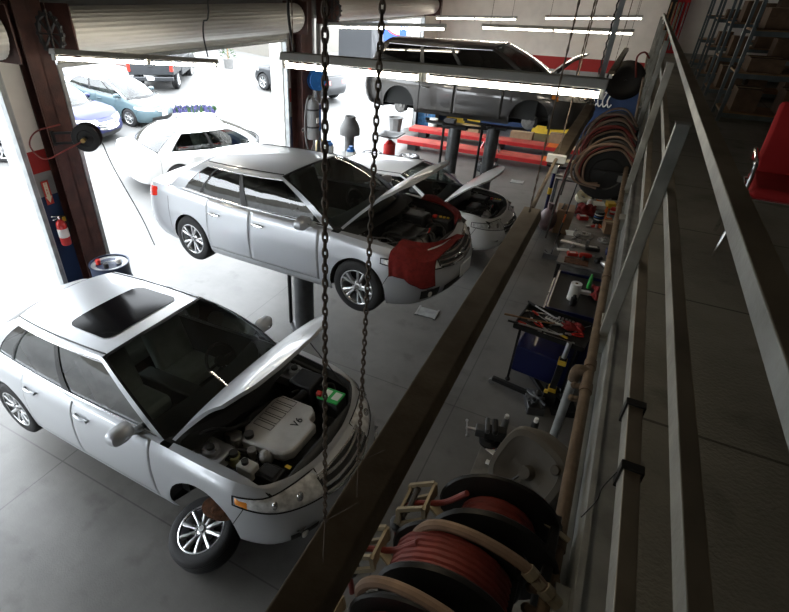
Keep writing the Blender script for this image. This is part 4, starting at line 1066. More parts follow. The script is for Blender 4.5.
# waste oil drain with bell shaped funnel
p = at(342, 126, 1.45); t = thing('oil_drain', 'grey bell-shaped oil drain funnel on a column stand', 'oil drain', (p.x-.15, p.y+.75, 0))
b = MB(); b.lathe([(.14, 0), (.14, 1.05)], 20); b.build('tank', 'grey_plastic', t)
b = MB(); b.lathe([(.14, 1.02), (.29, 1.06), (.29, 1.20), (.26, 1.32), (.16, 1.48), (.16, 1.56), (.14, 1.56), (.14, 1.46), (.1, 1.4)], 28); b.build('funnel', 'grey_plastic', t)
b = MB(); b.lathe([(.001, 0), (.27, 0), (.27, .05), (.14, .08)], 24); b.build('base', 'black_metal', t)
# low oil drain: red pot under a black pan
p = at(389, 152, .35); t = thing('oil_drain', 'low red oil drain with a black square pan on top', 'oil drain', (p.x, p.y, 0))
b = MB(); b.lathe([(.001, .25), (.17, .25), (.19, .30), (.19, .62), (.06, .72)], 24); b.build('pot', 'ext_red', t)
b = MB(); b.cyl((0, 0, 0), (0, 0, .26), .02, n=10); b.lathe([(.001, 0), (.22, 0), (.22, .03), (.03, .05)], 20); b.build('stand', 'black_metal', t)
b = MB(); rows = [[Vector((x*.36, y*.36, .74+.14*max(abs(x), abs(y)))) for y in np.linspace(-1, 1, 9)] for x in np.linspace(-1, 1, 9)]; b.grid(rows); b.build('drain_pan', 'black_metal', t, solid=.02)
# wheels on the floor
def floor_wheel(label, c, rot, style='seven', R=.33, rim=.215, z=None):
    t = thing('wheel', label, 'wheel', (c.x, c.y, c.z), rot=rot)
    wheel_parts(t, R=R, w=.21, style=style, rim=rim, name='rim'); return t
pw = at(203, 531, .22)
lw = floor_wheel('loose wheel with ten-spoke alloy rim lying under the nearest sedan fender', Vector((pw.x+.03, pw.y, .205)), (-PI/2+.30, 0, -.5), 'ten', .335, .225)
tyre2 = thing('tyre', 'black tyre lying flat beneath the loose ten-spoke wheel', 'tyre', (pw.x+.10, pw.y+.06, .105))
for nm_, x_, y_, r_ in (): pass
p = at(372, 156, .11); floor_wheel('wheel lying on the floor left of the low red oil drain', Vector((p.x, p.y, .115)), (-PI/2, 0, .3), 'seven')
p = at(409, 159, .11); floor_wheel('wheel lying on the floor right of the low red oil drain', Vector((p.x, p.y, .115)), (-PI/2, 0, 1.0), 'five')
p = at(487, 167, .11); floor_wheel('wheel lying by the lift posts under the dark minivan', Vector((p.x, p.y, .115)), (-PI/2, 0, .2), 'ten')
bpy.data.objects.remove(tyre2)
p = at(382, 168, .02); b = MB(); b.box((0, 0, .012), (1.25, .8, .024)); tag(b.build('creeper_mat', 'black_plastic', None, bevel=.006, loc=(p.x, p.y, 0)), 'black mat on the floor between the white sedan and the wheels', 'mat')
# ------------------------------------------------------------------ in-ground lifts
def lift(label, root, x0, x1, y, ztop, r=.13, arms=True, loc=None, pads=((.55, .6), (-.55, .6), (.55, -.6), (-.55, -.6)), yaw=0):
    t = thing('lift', label, 'vehicle lift', (x0, y, 0), rz=yaw)
    for dx in x1:
        b = MB(); b.cyl((dx[0], dx[1], 0), (dx[0], dx[1], ztop-.10), r, n=28); b.lathe([(r, 0), (r+.08, 0), (r+.08, .02), (r, .03)], 28, Matrix.Translation((dx[0], dx[1], 0))); b.build('piston', 'lift_steel', t)
        b = MB(); b.box((dx[0], dx[1], ztop-.09), (.55, .22, .07))
        for px_, py_ in pads: b.bar((dx[0]+px_*.3, dx[1]+py_*.2, ztop-.07), (dx[0]+px_, dx[1]+py_, ztop-.07), .08, .05)
        b.build('lift_arm', 'black_metal', t, bevel=.006)
        for px_, py_ in pads: 
            b = MB(); b.cyl((dx[0]+px_, dx[1]+py_, ztop-.05), (dx[0]+px_, dx[1]+py_, ztop), .05, n=14); b.build('pad', 'rubber', t)
        b = MB(); b.cyl((dx[0]-.26, dx[1], .0), (dx[0]-.26, dx[1], ztop-.12), .03, n=10); b.build('locking_rod', 'black_metal', t)
    return t
lift('two-post in-ground lift holding up the dark minivan', van, -2.78, ((-.40, -.55), (.35, -.1)), 11.75, 2.14, .14, pads=((.7, .1), (-.7, .1)))
lift('in-ground lift post under the raised silver sedan', accord, -3.55, ((0, 0),), 5.46, 1.42, .15, pads=((.8, .5), (-.8, .5), (.8, -.45), (-.8, -.45)))
lift('low in-ground lift under the nearest silver sedan', camry, -3.4, ((0, 0),), 2.62, .55, .15, pads=((.7, .5), (-.7, .5), (.7, -.5), (-.7, -.5)))
# floor plates
for i, (px, py, lab) in enumerate(((427, 313, 'square steel floor plate below the raised silver sedan'), (517, 182, 'square steel floor plate near the white open-hood sedan'))):
    p = at(px, py, 0); t = thing('floor_plate', lab, 'floor plate', (p.x, p.y, 0), rz=.05)
    b = MB(); b.box((0, 0, .006), (.30, .26, .012)); b.build('plate', 'galv', t, bevel=.003)
    for x in (-.16, .16): b = MB(); b.box((x, 0, .010), (.03, .30, .02)); b.build('edge_strip', 'steel', t)
# ------------------------------------------------------------------ alignment rack at the back
rk = thing('alignment_rack', 'red wheel alignment rack with two long runways at the back', 'alignment rack', (-3.5, 17.6, 0))
def runway(y, z, x0, x1, w=.62):
    b = MB(); b.box(((x0+x1)/2, y, z-.06), (x1-x0, w, .12)); r_ = b.build('runway', 'lift_red', rk, bevel=.008)
    b = MB(); b.box(((x0+x1)/2, y, z+.003), (x1-x0-.06, w-.12, .006)); b.build('deck_strip', 'runway_top', r_)
    for x, m_ in ((x1-.45, 'orange'), (x1-.95, 'cream'), (x1-1.5, 'orange')): b = MB(); b.box((x, y, z+.010), (.42, w-.10, .012)); b.build('turn_plate', m_, r_)
    for x in (x0+.5, (x0+x1)/2, x1-.5): b = MB(); b.box((x, y, (z-.12)/2), (.3, w*.7, z-.12)); b.build('support', 'black_metal', r_)
mat('runway_top', (.55, .10, .07), .7, vary=.4, scale=3)
runway(-1.25, .32, -3.0, 3.4); runway(.55, .32, -3.3, 3.3)
b = MB(); b.box((0, -.35, .12), (.3, 1.2, .1)); b.build('cross_beam', 'black_metal', rk)
# things along the foot of the far wall
def crate(kind, lab, cat, px, py, size, m_, z=0, rz=0, bev=.01):
    p = at(px, py, z); p.x = max(p.x, DW+.42); t = thing(kind, lab, cat, (p.x, p.y, z), rz=rz)
    b = MB(); sx, sy, sz = size; b.box((0, 0, sz/2), size); b.build('body', m_, t, bevel=bev); return t
t = crate('storage_cabinet', 'blue steel cabinet at the back behind the minivan rear wheel', 'cabinet', 424, 126, (.75, .4, .95), 'reel_blue_dk' if 'reel_blue_dk' in MATS else 'drum_blue', 0, 0)
for sx in (-.18, .18): b = MB(); b.box((sx, -.205, .48), (.34, .02, .86)); d = b.build('cabinet_door', mat('cabinet_blue', (.05, .20, .42), .6, vary=.5, scale=10), t); b = MB(); b.box((sx*.3, -.22, .5), (.02, .02, .12)); b.build('handle', 'steel', d)
p = at(432, 130, 0); t = thing('bucket', 'white plastic bucket at the foot of the far wall', 'bucket', (p.x, p.y, 0)); b = MB(); b.lathe([(.001, .0), (.15, 0), (.18, .40), (.19, .40), (.19, .43), (.001, .43)], 24); b.build('pail', 'paper_white', t); b = MB(); b.tube([(.19*math.cos(a), .01, .36-.12*math.sin(a)) for a in np.linspace(0, PI, 11)], .006, 6); b.build('handle', 'steel', t)
p = at(395, 131, 0); t = thing('bin', 'grey bin on the floor left of the blue cabinet', 'bin', (p.x, p.y, 0)); b = MB(); b.lathe([(.001, 0), (.22, 0), (.28, .5), (.30, .5), (.27, .47), (.20, .06), (.001, .06)], 8); b.build('tub', 'grey_plastic', t); b = MB(); b.tube([(.30*math.cos(a), .30*math.sin(a), .5) for a in np.linspace(0, 2*PI, 21)[:-1]], .014, 6, closed=True); b.build('rim', 'grey_plastic', t)
for i, (px, py, s, m_, lab) in enumerate(((449, 131, (.4, .35, .45), 'black_plastic', 'black box at the far wall right of the white bucket'), (470, 134, (.7, .35, .30), 'cardboard', 'brown cardboard carton at the far wall behind the lift posts'), (521, 140, (.8, .35, .30), 'cardboard', 'brown cardboard carton at the far wall below the minivan front'), (560, 143, (.8, .35, .32), 'cardboard', 'rightmost brown cardboard carton along the far wall'))):
    t = crate('carton' if m_ == 'cardboard' else 'box', lab, 'box', px, py, s, m_)
    b = MB(); b.box((0, 0, s[2]+.004), (s[0]*.98, .06, .006)); b.build('tape', 'cream' if m_ == 'cardboard' else 'grey_plastic', t)
for i, (px, py, lab) in enumerate(((463, 121, 'yellow painted board on the far wall, left one under the minivan'), (552, 131, 'yellow painted board on the far wall, right one below the minivan nose'))):
    p = at_y(px, py, FW-.03); b = MB(); b.box((p.x, FW-.03, p.z), (1.4 if i == 0 else 1.5, .04, .34)); tag(b.build('painted_board', 'yellow', None), lab, 'board')
p = at(478, 152, .1); 
for i, (px, py, m_, lab) in enumerate(((488, 146, 'ext_red', 'small red jack stand on the near runway'), (497, 150, 'grey_plastic', 'grey jack stand on the near runway'))):
    p = at(px, py, .33); t = thing('jack_stand', lab, 'jack stand', (p.x, 16.35, .327))
    b = MB()
    for a in (PI/4, 3*PI/4, 5*PI/4, 7*PI/4): b.bar((.16*math.cos(a), .16*math.sin(a), 0), (.04*math.cos(a), .04*math.sin(a), .26), .04, .02)
    b.build('legs', m_, t); b = MB(); b.cyl((0, 0, .2), (0, 0, .36), .03, n=10); b.box((0, 0, .37), (.09, .05, .03)); b.build('saddle', m_, t)
# sign of the shop on the far corner
p = at_y(394, 34, FW-.15); t = thing('wall_sign', 'blue sign with a white and red arc beside the far roll-up door', 'sign', (p.x, FW-.05, p.z))
b = MB(); b.box((0, 0, 0), (1.0, .04, .55)); b.build('sign_panel', mat('sign_blue', (.03, .10, .55), .4), t)
b = MB(); rows = [[Vector((.20+rr*math.cos(a), -.025, .30+rr*.6*math.sin(a))) for rr in (.52, .60)] for a in np.linspace(PI, 1.5*PI, 14)]; b.grid(rows); b.build('red_arc', 'sign_red', t)
b = MB(); rows = [[Vector((.20+rr*math.cos(a), -.0245, .30+rr*.6*math.sin(a))) for rr in (.001, .52)] for a in np.linspace(PI, 1.5*PI, 14)]; b.grid(rows); b.build('white_arc', 'paper_white', t)
# ------------------------------------------------------------------ outside
def gnd(px, py):
    d = Vector((px - _P[0], py - _P[1], FPX)); w = Vector((_ax.dot(d), _ay.dot(d), _az.dot(d)))
    # ground z = SL*(-x-8)
    k = (SL*(-8)-CAM_H)/(w.z + SL*w.x); return Vector((w.x*k, w.y*k, CAM_H + w.z*k))
p = gnd(200, 113); t = thing('traffic_cone', 'white traffic cone standing on the kerb of the forecourt', 'cone', p)
b = MB(); b.box((0, 0, .02), (.42, .42, .04)); b.build('base', 'paper_white', t, bevel=.01); b = MB(); b.lathe([(.15, .04), (.03, .85), (.001, .86)], 20); b.build('cone_body', 'paper_white', t); b = MB(); b.lathe([(.105, .35), (.075, .55)], 20, Matrix.Diagonal((1.02, 1.02, 1, 1))); b.build('stripe', 'cream', t)
a, c = gnd(180, 117), gnd(216, 119)
b = MB(); m_ = (a+c)/2; d = c-a; b.box((0, 0, .10), (d.length, 1.3, .24)); o = b.build('kerb_island', 'paper_white', None, bevel=.08, loc=m_); o.rotation_euler = (0, 0, math.atan2(d.y, d.x)); struct(o)
p = gnd(196, 117); b = MB(); random.seed(3)
for k in range(260): x, y = random.uniform(-.75, .75), random.uniform(-.35, .35); b.bar((x, y, 0), (x+random.uniform(-.05, .05), y+random.uniform(-.05, .05), random.uniform(.08, .2)), .04, .02, mi=random.choice((0, 0, 1)))
o = b.build('flower_bed', [mat('purple', (.05, .045, .15), .8), mat('leaf', (.02, .06, .012), .8)], None, smooth=False, loc=(p.x, p.y, p.z+.2)); tag(o, 'low purple flowers with green leaves on the kerb island', 'flowers'); o['kind'] = 'stuff'; o.rotation_euler = (0, 0, math.atan2(d.y, d.x))
# ------------------------------------------------------------------ the cars on the forecourt
mat('teal_paint', (.075, .118, .135), .4, 0, coat=.1); mat('blue_paint', (.008, .012, .085), .4, 0, coat=.15); mat('dark_paint', (.022, .024, .027), .4, 0, coat=.2)

def place(px, py, yaw, dx, dy):
    """car whose point (dx forward, dy left of the front axle) stands on the ground at photo pixel (px,py)"""
    g = gnd(px, py); c, s_ = math.cos(yaw), math.sin(yaw); x, y = g.x-(c*dx-s_*dy), g.y-(s_*dx+c*dy)
    return (x, y, SL*(-x-8)+.0)
def outcar(name, label, P, px, py, yaw, dx, dy, paint, wheels='seven', **k):
    r, _ = make_car(name, label, P, place(px, py, yaw, dx, dy), yaw, 0, paint, detail=1, wheels=wheels, roll=0, **k)
    # sit square on the sloping forecourt
    n = Vector((SL, 0, 1)).normalized(); r.rotation_mode = 'QUATERNION'; r.rotation_quaternion = Vector((0, 0, 1)).rotation_difference(n) @ Euler((0, 0, yaw)).to_quaternion()
    orient_car(r); return r
prius = outcar('hatchback', 'pale blue and white hatchback taxi parked on the forecourt', HATCH, 148, 131, .09, .75, -.80, 'teal_paint'); prius.scale = (.92, .92, .92)
for c in [c for c in COL.objects if c.parent == prius and c.name.split('.')[0] in ('roof', 'boot_lid', 'hood')]: c.data.materials[0] = MATS['white_paint']
b = MB(); b.box((-1.5, 0, 1.56), (.16, .5, .14)); b.build('roof_sign', 'plate', prius, bevel=.03)
outcar('sedan', 'dark blue sedan parked in front of the pale blue hatchback', SEDAN, 127, 136, .14, .80, .75, 'blue_paint')
outcar('hatchback', 'dark grey car parked behind the blue sedan', HATCH, 82, 96, .3, .9, 0, 'dark_paint')
outcar('suv', 'dark grey suv parked across the street beyond the cone', SUV, 264, 90, 2.95, 0, .9, 'dark_paint')
outcar('sedan', 'white coupe parked outside just beyond the raised silver sedan', COUPE, 130, 190, 1.2, -3.85, -.3, 'white_paint')
outcar('sedan', 'white car at the far left edge of the forecourt', SEDAN, 6, 163, .9, 0, -.9, 'white_paint', 'ten')
# pickup truck seen from behind
yaw = 2.15; g = gnd(154, 92); tr = thing('pickup_truck', 'dark grey pickup truck seen from behind beyond the hatchback', 'truck', g, rz=yaw)
L, W_ = 5.2, .92
b = MB()
b.box((.9, 0, .72), (1.8, 2*W_, .10)); b.box((2.6+.9, 0, .70), (3.4, 2*W_, .56))
b.box((2.9, 0, 1.02), (2.2, 2*W_, .16)); 
for sd in (1, -1): b.box((.85, sd*(W_-.05), .88), (1.7, .10, .50))
b.build('body_shell', 'dark_paint', tr, bevel=.06)
b = MB(); b.box((.02, 0, .90), (.08, 2*W_-.04, .50)); tg = b.build('tailgate', 'dark_paint', tr, bevel=.03); b = MB(); b.box((-.03, 0, .98), (.02, .22, .05)); b.build('handle', 'black_plastic', tg, bevel=.01)
b = MB(); b.box((-.08, 0, .52), (.16, 2*W_, .16)); bp = b.build('bumper', 'dark_paint', tr, bevel=.03); b = MB(); b.box((-.165, 0, .55), (.01, .3, .14)); b.build('license_plate', 'plate', bp)
for sd in (1, -1):
    b = MB(); b.box((-.0, sd*(W_-.06), .95), (.10, .13, .34)); b.build('tail_light', 'tail_red', tr, bevel=.02)
    for x in (.95, 4.2): wheel_parts(tr, R=.37, w=.24, style='five', rim=.23, loc=(x, sd*(W_-.14), .37), rot=(0, 0, 0 if sd < 0 else PI))
b = MB(); pr = [(1.75, 1.05), (1.95, 1.72), (3.1, 1.74), (3.8, 1.10)]
b.add([(x, -W_*.93 if z < 1.2 else -W_*.72, z) for x, z in pr]+[(x, W_*.93 if z < 1.2 else W_*.72, z) for x, z in pr], [(0,1,2,3), (7,6,5,4), (0,4,5,1), (1,5,6,2), (2,6,7,3)]); b.build('cab', 'dark_paint', tr, bevel=.04)
b = MB(); b.add([(1.79, -.62, 1.14), (1.79, .62, 1.14), (1.92, .55, 1.62), (1.92, -.55, 1.62)], [(0,1,2,3)]); b.build('rear_window', 'dark_glass', tr)
b = MB(); b.box((.9, 0, .79), (1.6, 1.6, .02)); b.build('bed_liner', 'black_plastic', tr)
# dark container and shrubs across the street
p = gnd(362, 66); t = thing('steel_container', 'dark grey steel container standing outside the far bay', 'container', p); b = MB(); b.box((0, 0, 1.3), (2.2, 2.2, 2.6)); b.build('box_body', 'dark_paint', t, bevel=.02)
b = MB()
for k in range(12): b.box((1.11, -1.0+.18*k, 1.3), (.03, .06, 2.4))
b.build('corrugation', 'dark_paint', t)
random.seed(11)
def shrub(label, p, h, r, n=420):
    t = thing('potted_shrub', label, 'plant', p); b = MB(); b.lathe([(.001, 0), (r*.5, 0), (r*.6, .45), (r*.5, .45), (.001, .4)], 16); b.build('pot', 'grey_plastic', t)
    b = MB()
    for k in range(n):
        a = random.uniform(0, 2*PI); u = random.random(); rr = r*math.sqrt(random.random())*(1-.3*u); q = Vector((rr*math.cos(a), rr*math.sin(a), .5+u*(h-.5))); s_ = .09
        d1 = Vector((random.uniform(-1, 1), random.uniform(-1, 1), random.uniform(-.3, 1)))*s_; d2 = Vector((random.uniform(-1, 1), random.uniform(-1, 1), random.uniform(-1, 1)))*s_*.5
        b.add([q, q+d1*.5+d2, q+d1, q+d1*.5-d2], [(0,1,2,3)])
    b.tube([(0, 0, .4), (0, 0, h*.8)], .03, 6, mi=1); b.build('foliage', ['leaf', 'wood'], t, smooth=False)
shrub('green potted shrub across the street, left of the roll-up door chain', gnd(229, 68), 2.2, .45); shrub('green potted shrub across the street behind the pickup truck', gnd(190, 66), 2.0, .6)
# ------------------------------------------------------------------ pipes along the deck edge
mat('pipe_rust', (.15, .105, .07), .75, .3, vary=.35, scale=14, bump=.2)
t = thing('air_pipe', 'long rusty pipe running along the outer edge of the mezzanine', 'pipe', (.20, 8.0, 2.99))
b = MB(); b.cyl((0, -9, 0), (0, 13.0, 0), .024, n=14); b.build('pipe', 'pipe_rust', t)
for y in (1.05, 1.22, 2.1, 2.3, 3.35, 4.9, 6.8, 8.9):
    b = MB(); b.cyl((0, y-8-.03, 0), (0, y-8+.03, 0), .029, n=12); b.build('coupling', 'pipe_rust', t)
for y in (.96, 1.03, 2.02, 2.12):
    b = MB(); b.cyl((-.02, y-8, -.01), (-.045, y-8, -.015), .014, n=10); b.sphere((-.05, y-8, -.015), .017, 10); b.build('valve', 'pipe_rust', t)
b = MB(); b.bar((.03, 1.22-8, .03), (-.12, 1.27-8, .045), .02, .006); b.build('valve_lever', 'beige_metal', t)
for y in (1.0, 2.75, 4.5, 6.3, 8.1, 10): b = MB(); b.box((.045, y-8, -.02), (.07, .12, .10)); b.build('bracket', 'steel_tube', t, bevel=.004)
p = at(577, 369, 2.99)
t = thing('drop_pipe', 'grey galvanised drop pipe with two elbows beside the enclosed cord reel', 'pipe', (p.x, p.y, 2.99))
b = MB(); b.cyl((0, 0, -.02), (0, 0, -.58), .022, n=14); b.build('pipe', 'galv', t)
b = MB(); b.tube(spline([(.05, 0, .0), (.01, 0, .0), (0, 0, -.02), (0, 0, -.07)], 5), .027, 12); b.build('elbow', 'pipe_rust', t)
b = MB(); b.tube(spline([(0, 0, -.53), (0, 0, -.59), (.02, 0, -.61), (.08, 0, -.61)], 5), .031, 12); b.build('elbow', 'galv', t)
b = MB(); b.cyl((.06, 0, -.61), (.20, 0, -.61), .02, n=12); b.build('pipe', 'galv', t)
for px, py, lab in ((627, 401, 'dark metal strap clamped around the lower mid rail, upper one'), (628, 466, 'dark metal strap with a loose wire around the lower mid rail, lower one')):
    p = at(px, py, 3.45); t = thing('strap', lab, 'strap', (RX+.022, p.y, 3.414)); b = MB()
    for dx, dz, sx, sz in ((0, .038, .056, .006), (0, -.038, .056, .006), (-.026, 0, .006, .08), (.026, 0, .006, .08)): b.box((dx, 0, dz), (sx, .03, sz))
    b.build('band', 'black_metal', t)
    if py > 420: b = MB(); b.tube(spline([(-.03, 0, 0), (-.05, -.02, -.06), (-.045, .0, -.14), (-.07, -.03, -.2)], 5), .0018, 5); b.build('wire', 'black_metal', t)
# ------------------------------------------------------------------ big hose reels under the deck edge
def big_reel(label, c, r=.215, w=.15, hose_m='hose_red', loops=True, guide=True, lab=True, wound=.78):
    t, q = small_reel(label, c, r, w, (.06, -1, .0), hose_m, 'black_metal', group=None, wound=wound, n=6)
    b = MB(); b.box((.04, -.11, .02), (.32, .012, .07)); b.box((.04, .11, .02), (.32, .012, .07)); b.box((.175, 0, .0), (.03, .26, .16)); b.build('frame', 'black_metal', t, bevel=.004)
    if guide:
        g = MB(); x0, z0 = -r-.02, .02
        for sy in (-.06, .06):
            P = [(x0-.09, sy, z0-.11), (x0+.0, sy, z0-.02), (x0-.01, sy, z0+.04), (x0-.10, sy, z0-.03)]
            for i in range(4): g.bar(P[i], P[(i+1) % 4], .016, .012, up=(0, 1, 0))
        g.box((x0-.10, 0, z0-.07), (.010, .13, .08), 0, rotmat(y=.15)); g.box((x0-.005, 0, z0+.015), (.010, .13, .05), 0, rotmat(y=-.2))
        g.bar((x0+.0, 0, z0), (-.03, -.10, .0), .03, .012); go = g.build('hose_guide', 'beige_metal', t, smooth=False)
        g = MB()
        for dz in (-.02, -.07): g.cyl((x0-.06+dz*.3, -.055, z0+dz), (x0-.06+dz*.3, .055, z0+dz), .010, n=10)
        g.build('roller', 'black_plastic', go)
        g = MB(); g.tube(spline([(-.12, .0, r*.72), (-r*.9, .0, r*.25), (x0-.07, 0, z0-.05), (x0-.12, .01, z0-.18), (x0-.10, .0, z0-.36)], 6), .0105, 8); g.build('outlet_hose', hose_m, t)
        g = MB(); g.sphere((x0-.11, 0, z0-.20), .035, 12); g.build('hose_stop', 'black_plastic', t)
    if loops:
        L = [(.20, -.21, .13), (.10, -.19, .19), (-.05, -.185, .215), (-.17, -.185, .185), (-.225, -.185, .09), (-.19, -.17, -.02), (-.10, -.15, -.06)]
        g = MB(); g.tube(spline(L, 7), .017, 9); g.build('feed_hose', 'hose_tan', t)
        g = MB(); d = Vector((.20, -.21, .13))-Vector((.10, -.19, .19)); d.normalize()
        for k, rr in enumerate((.023, .019, .024, .02)): a = Vector((.11, -.193, .185))+d*(.032*k); g.cyl(a, a+d*.026, rr, n=8)
        g.build('hose_fitting', 'beige_metal', t)
    if lab:
        g = MB(); g.box((.11, -.118, .02), (.13, .003, .055)); lo = g.build('warning_plate', 'black_plastic', t)
        g = MB(); g.box((.07, -.121, .02), (.035, .002, .035)); g.build('green_patch', 'green', lo); g = MB(); g.box((.15, -.121, .02), (.022, .002, .04)); g.build('red_patch', 'red_cap', lo)
    return t
c1 = at(494, 536, 2.96); c2 = at(448, 588, 2.95)
big_reel('black hose reel with dusty tan feed hose, behind the reel with thick red coils', Vector((c1.x, c1.y, 2.96)), wound=.62)
big_reel('black hose reel with thick coils of red hose, second from the bottom of the photo', Vector((c2.x, c2.y, 2.95)), lab=False, wound=.92)
big_reel('black hose reel with beige hose guide, cut off at the bottom of the photo', Vector((c2.x-.03, c2.y-.27, 2.94)), lab=False)
# far group of reels
for i, (px, py, lab) in enumerate(((606, 172, 'black hose reel with looping hoses hanging above the cluttered bench, nearest of the far group'), (608, 152, 'black hose reel with looping hoses above the cluttered bench, middle of the far group'), (611, 138, 'black hose reel with looping hoses above the cluttered bench, farthest of the group'))):
    c = at(px, py, 2.90); t, q = small_reel(lab, (c.x, c.y, 2.90), .29, .16, (.06, -1, 0), 'hose_dark', 'black_metal', wound=.7)
    random.seed(40+i)
    for k in range(4):
        b = MB(); a_ = .75+.13*k; hose(b, [(.27, -.13-.02*k, .10+.04*k), (.08, -.15, .30*a_+.06), (-.14, -.16+.03*k, .30*a_), (-.30*a_, -.15, .10), (-.26*a_, -.14, -.10), (-.05, -.13, -.14*a_)], .0125); b.build('looping_hose', ('hose_tan', 'hose_red', 'hose_dark', 'hose_tan')[k], t)
    b = MB(); b.box((.12, -.11, .0), (.5, .02, .08)); b.box((.30, 0, .04), (.06, .26, .26)); b.build('frame', 'black_metal', t)
    b = MB(); hose(b, [(.25, -.16, .22), (.05, -.18, .34), (-.2, -.18, .28), (-.30, -.17, .05), (-.2, -.16, -.1), (-.02, -.15, -.12)], .016); b.build('feed_hose', 'hose_tan' if i != 1 else 'hose_red', t)
    b = MB(); hose(b, [(-.1, .0, .25), (-.31, 0, .1), (-.37, 0, -.05), (-.42, .02, -.3), (-.44, -.02, -.9)], .011); b.build('outlet_hose', 'hose_red' if i == 1 else 'hose_dark', t)
    b = MB(); b.box((.2, -.125, -.02), (.14, .003, .07)); b.box((.2, -.127, -.02), (.05, .002, .05), 1); b.build('warning_plate', ['grey_plastic', 'green'], t)
c = at(626, 78, 2.95); t, q = small_reel('black cord reel hung near the far wall at the mezzanine edge', (c.x, c.y, 2.9), .42, .2, (.06, -1, 0), 'hose_dark', 'black_metal')
b = MB(); hose(b, [(.2, -.2, .1), (.1, -.22, .5), (.22, -.2, .62), (.35, -.1, .5)], .02); b.build('feed_hose', 'hose_red', t)
# enclosed grey cord reel
c = at(533, 472, 2.72); t = thing('cord_reel', 'big dusty grey enclosed cord reel with rounded square case', 'cord reel', (c.x, c.y, 2.72))
q = Vector((-.45, -.70, .55)).to_track_quat('Z', 'Y').to_matrix().to_4x4()
def squircle(r, p, n=48): return [Vector((math.copysign(abs(math.cos(a))**p, math.cos(a))*r, math.copysign(abs(math.sin(a))**p, math.sin(a))*r, 0)) for a in np.linspace(0, 2*PI, n+1)]
b = MB(); rows = [[q @ (p*s_+Vector((0, 0, z))) for p in squircle(1, .62)] for s_, z in ((.001, -.10), (.155, -.10), (.172, -.085), (.175, .05), (.160, .078), (.135, .082), (.128, .074), (.085, .072), (.08, .066), (.001, .066))]
b.grid(rows); b.build('case', 'dust_grey', t, angle=50)
b = MB(); b.cyl(q @ Vector((.01, .0, .06)), q @ Vector((.01, 0, .105)), .036, .028, n=18); b.build('hub', 'dust_grey', t)
b = MB(); b.bar(q @ Vector((.0, -.02, .09)), q @ Vector((-.03, -.10, .085)), .008, .008); b.build('cord', 'black_plastic', t)
b = MB(); rows = [[q @ Vector((x, .178*math.cos(a)+.0, .19*math.sin(a)-.06)) for a in np.linspace(.1, 1.5, 8)] for x in (.02, .08)]
b.bar(q @ Vector((.11, .11, .075)), q @ Vector((.20, .20, -.09)), .06, .012); b.cyl(q @ Vector((.10, .10, .07)), q @ Vector((.10, .10, .095)), .022, n=14); b.bar(q @ Vector((.20, .20, -.09)), Vector((.20, .18, .26)), .05, .02); b.build('strap', 'dust_grey', t, bevel=.004)
# ------------------------------------------------------------------ benches
def bench(label, x0, x1, y0, y1, z=.90, m='bench_steel', shelf=True):
    t = thing('workbench', label, 'workbench', ((x0+x1)/2, (y0+y1)/2, 0)); L, D = y1-y0, x1-x0
    b = MB(); b.box((0, 0, z-.02), (D, L, .04)); b.build('bench_top', m, t, bevel=.004)
    for sx in (-1, 1):
        for sy in (-1, 1): b = MB(); b.box((sx*(D/2-.05), sy*(L/2-.06), (z-.04)/2), (.06, .06, z-.04)); b.build('leg', 'black_metal', t)
    if shelf: b = MB(); b.box((0, 0, .30), (D-.08, L-.1, .03)); b.build('shelf', m, t)
    return t
bench('near grey workbench under the enclosed cord reel, with a vise', -.33, .72, 2.1, 3.95)
bench('far cluttered workbench under the looping hose reels', -.30, .72, 8.0, 13.6)
def place_on(px, py, z=.90): return at(px, py, z)
# vise
p = at(484, 440, .90); t = thing('bench_vise', 'black bench vise on the outer corner of the near workbench', 'vise', (p.x+.05, p.y, .90), rz=.25)
b = MB(); b.lathe([(.001, 0), (.10, 0), (.10, .03), (.06, .05), (.06, .08), (.001, .08)], 18); b.build('base', 'black_metal', t)
b = MB(); b.box((.03, 0, .13), (.20, .10, .12)); b.box((.02, 0, .21), (.05, .17, .06)); b.build('fixed_jaw', 'black_metal', t, bevel=.012)
b = MB(); b.box((-.10, 0, .13), (.10, .09, .10)); b.box((-.05, 0, .21), (.04, .17, .06)); b.build('moving_jaw', 'lift_steel', t, bevel=.012)
b = MB(); b.cyl((-.14, 0, .13), (-.24, 0, .13), .016, n=10); b.cyl((-.23, -.13, .16), (-.23, .13, .10), .008, n=8); b.sphere((-.23, -.13, .16), .016, 10); b.sphere((-.23, .13, .10), .016, 10); b.build('screw_handle', 'tool_steel', t)
def can(label, px, py, m, z=.90, r=.034, h=.19, cap='paper_white', kind='spray_can', cat='can'):
    p = at(px, py, z); t = thing(kind, label, cat, (p.x, p.y, z))
    b = MB(); b.lathe([(.001, 0), (r, 0), (r, h*.85), (r*.8, h*.92), (r*.55, h*.95)], 18); b.build('body', m, t)
    b = MB(); b.lathe([(r*.62, h*.93), (r*.62, h*1.12), (r*.5, h*1.16), (.001, h*1.16)], 14); b.build('cap', cap, t); return t
can('spray can with white cap beside the vise', 503, 431, 'grey_plastic'); can('black spray can with pale cap nearer the drop pipe', 531, 437, 'black_plastic', h=.22)
def flat(kind, label, cat, px, py, size, m, z=.90, rz=0, bev=.003):
    p = at(px, py, z); b = MB(); b.box((0, 0, size[2]/2), size); o = b.build(kind, m, None, bevel=min(bev, size[2]*.3), loc=(p.x, p.y, z)); o.rotation_euler = (0, 0, rz); tag(o, label, cat); return o
p = at(498, 454, .90); t = thing('parts_card', 'white card of small parts lying on the near workbench', 'card', (p.x, p.y, .90), rz=-.4)
b = MB(); b.box((0, 0, .004), (.22, .10, .008)); b.build('card', 'paper_white', t)
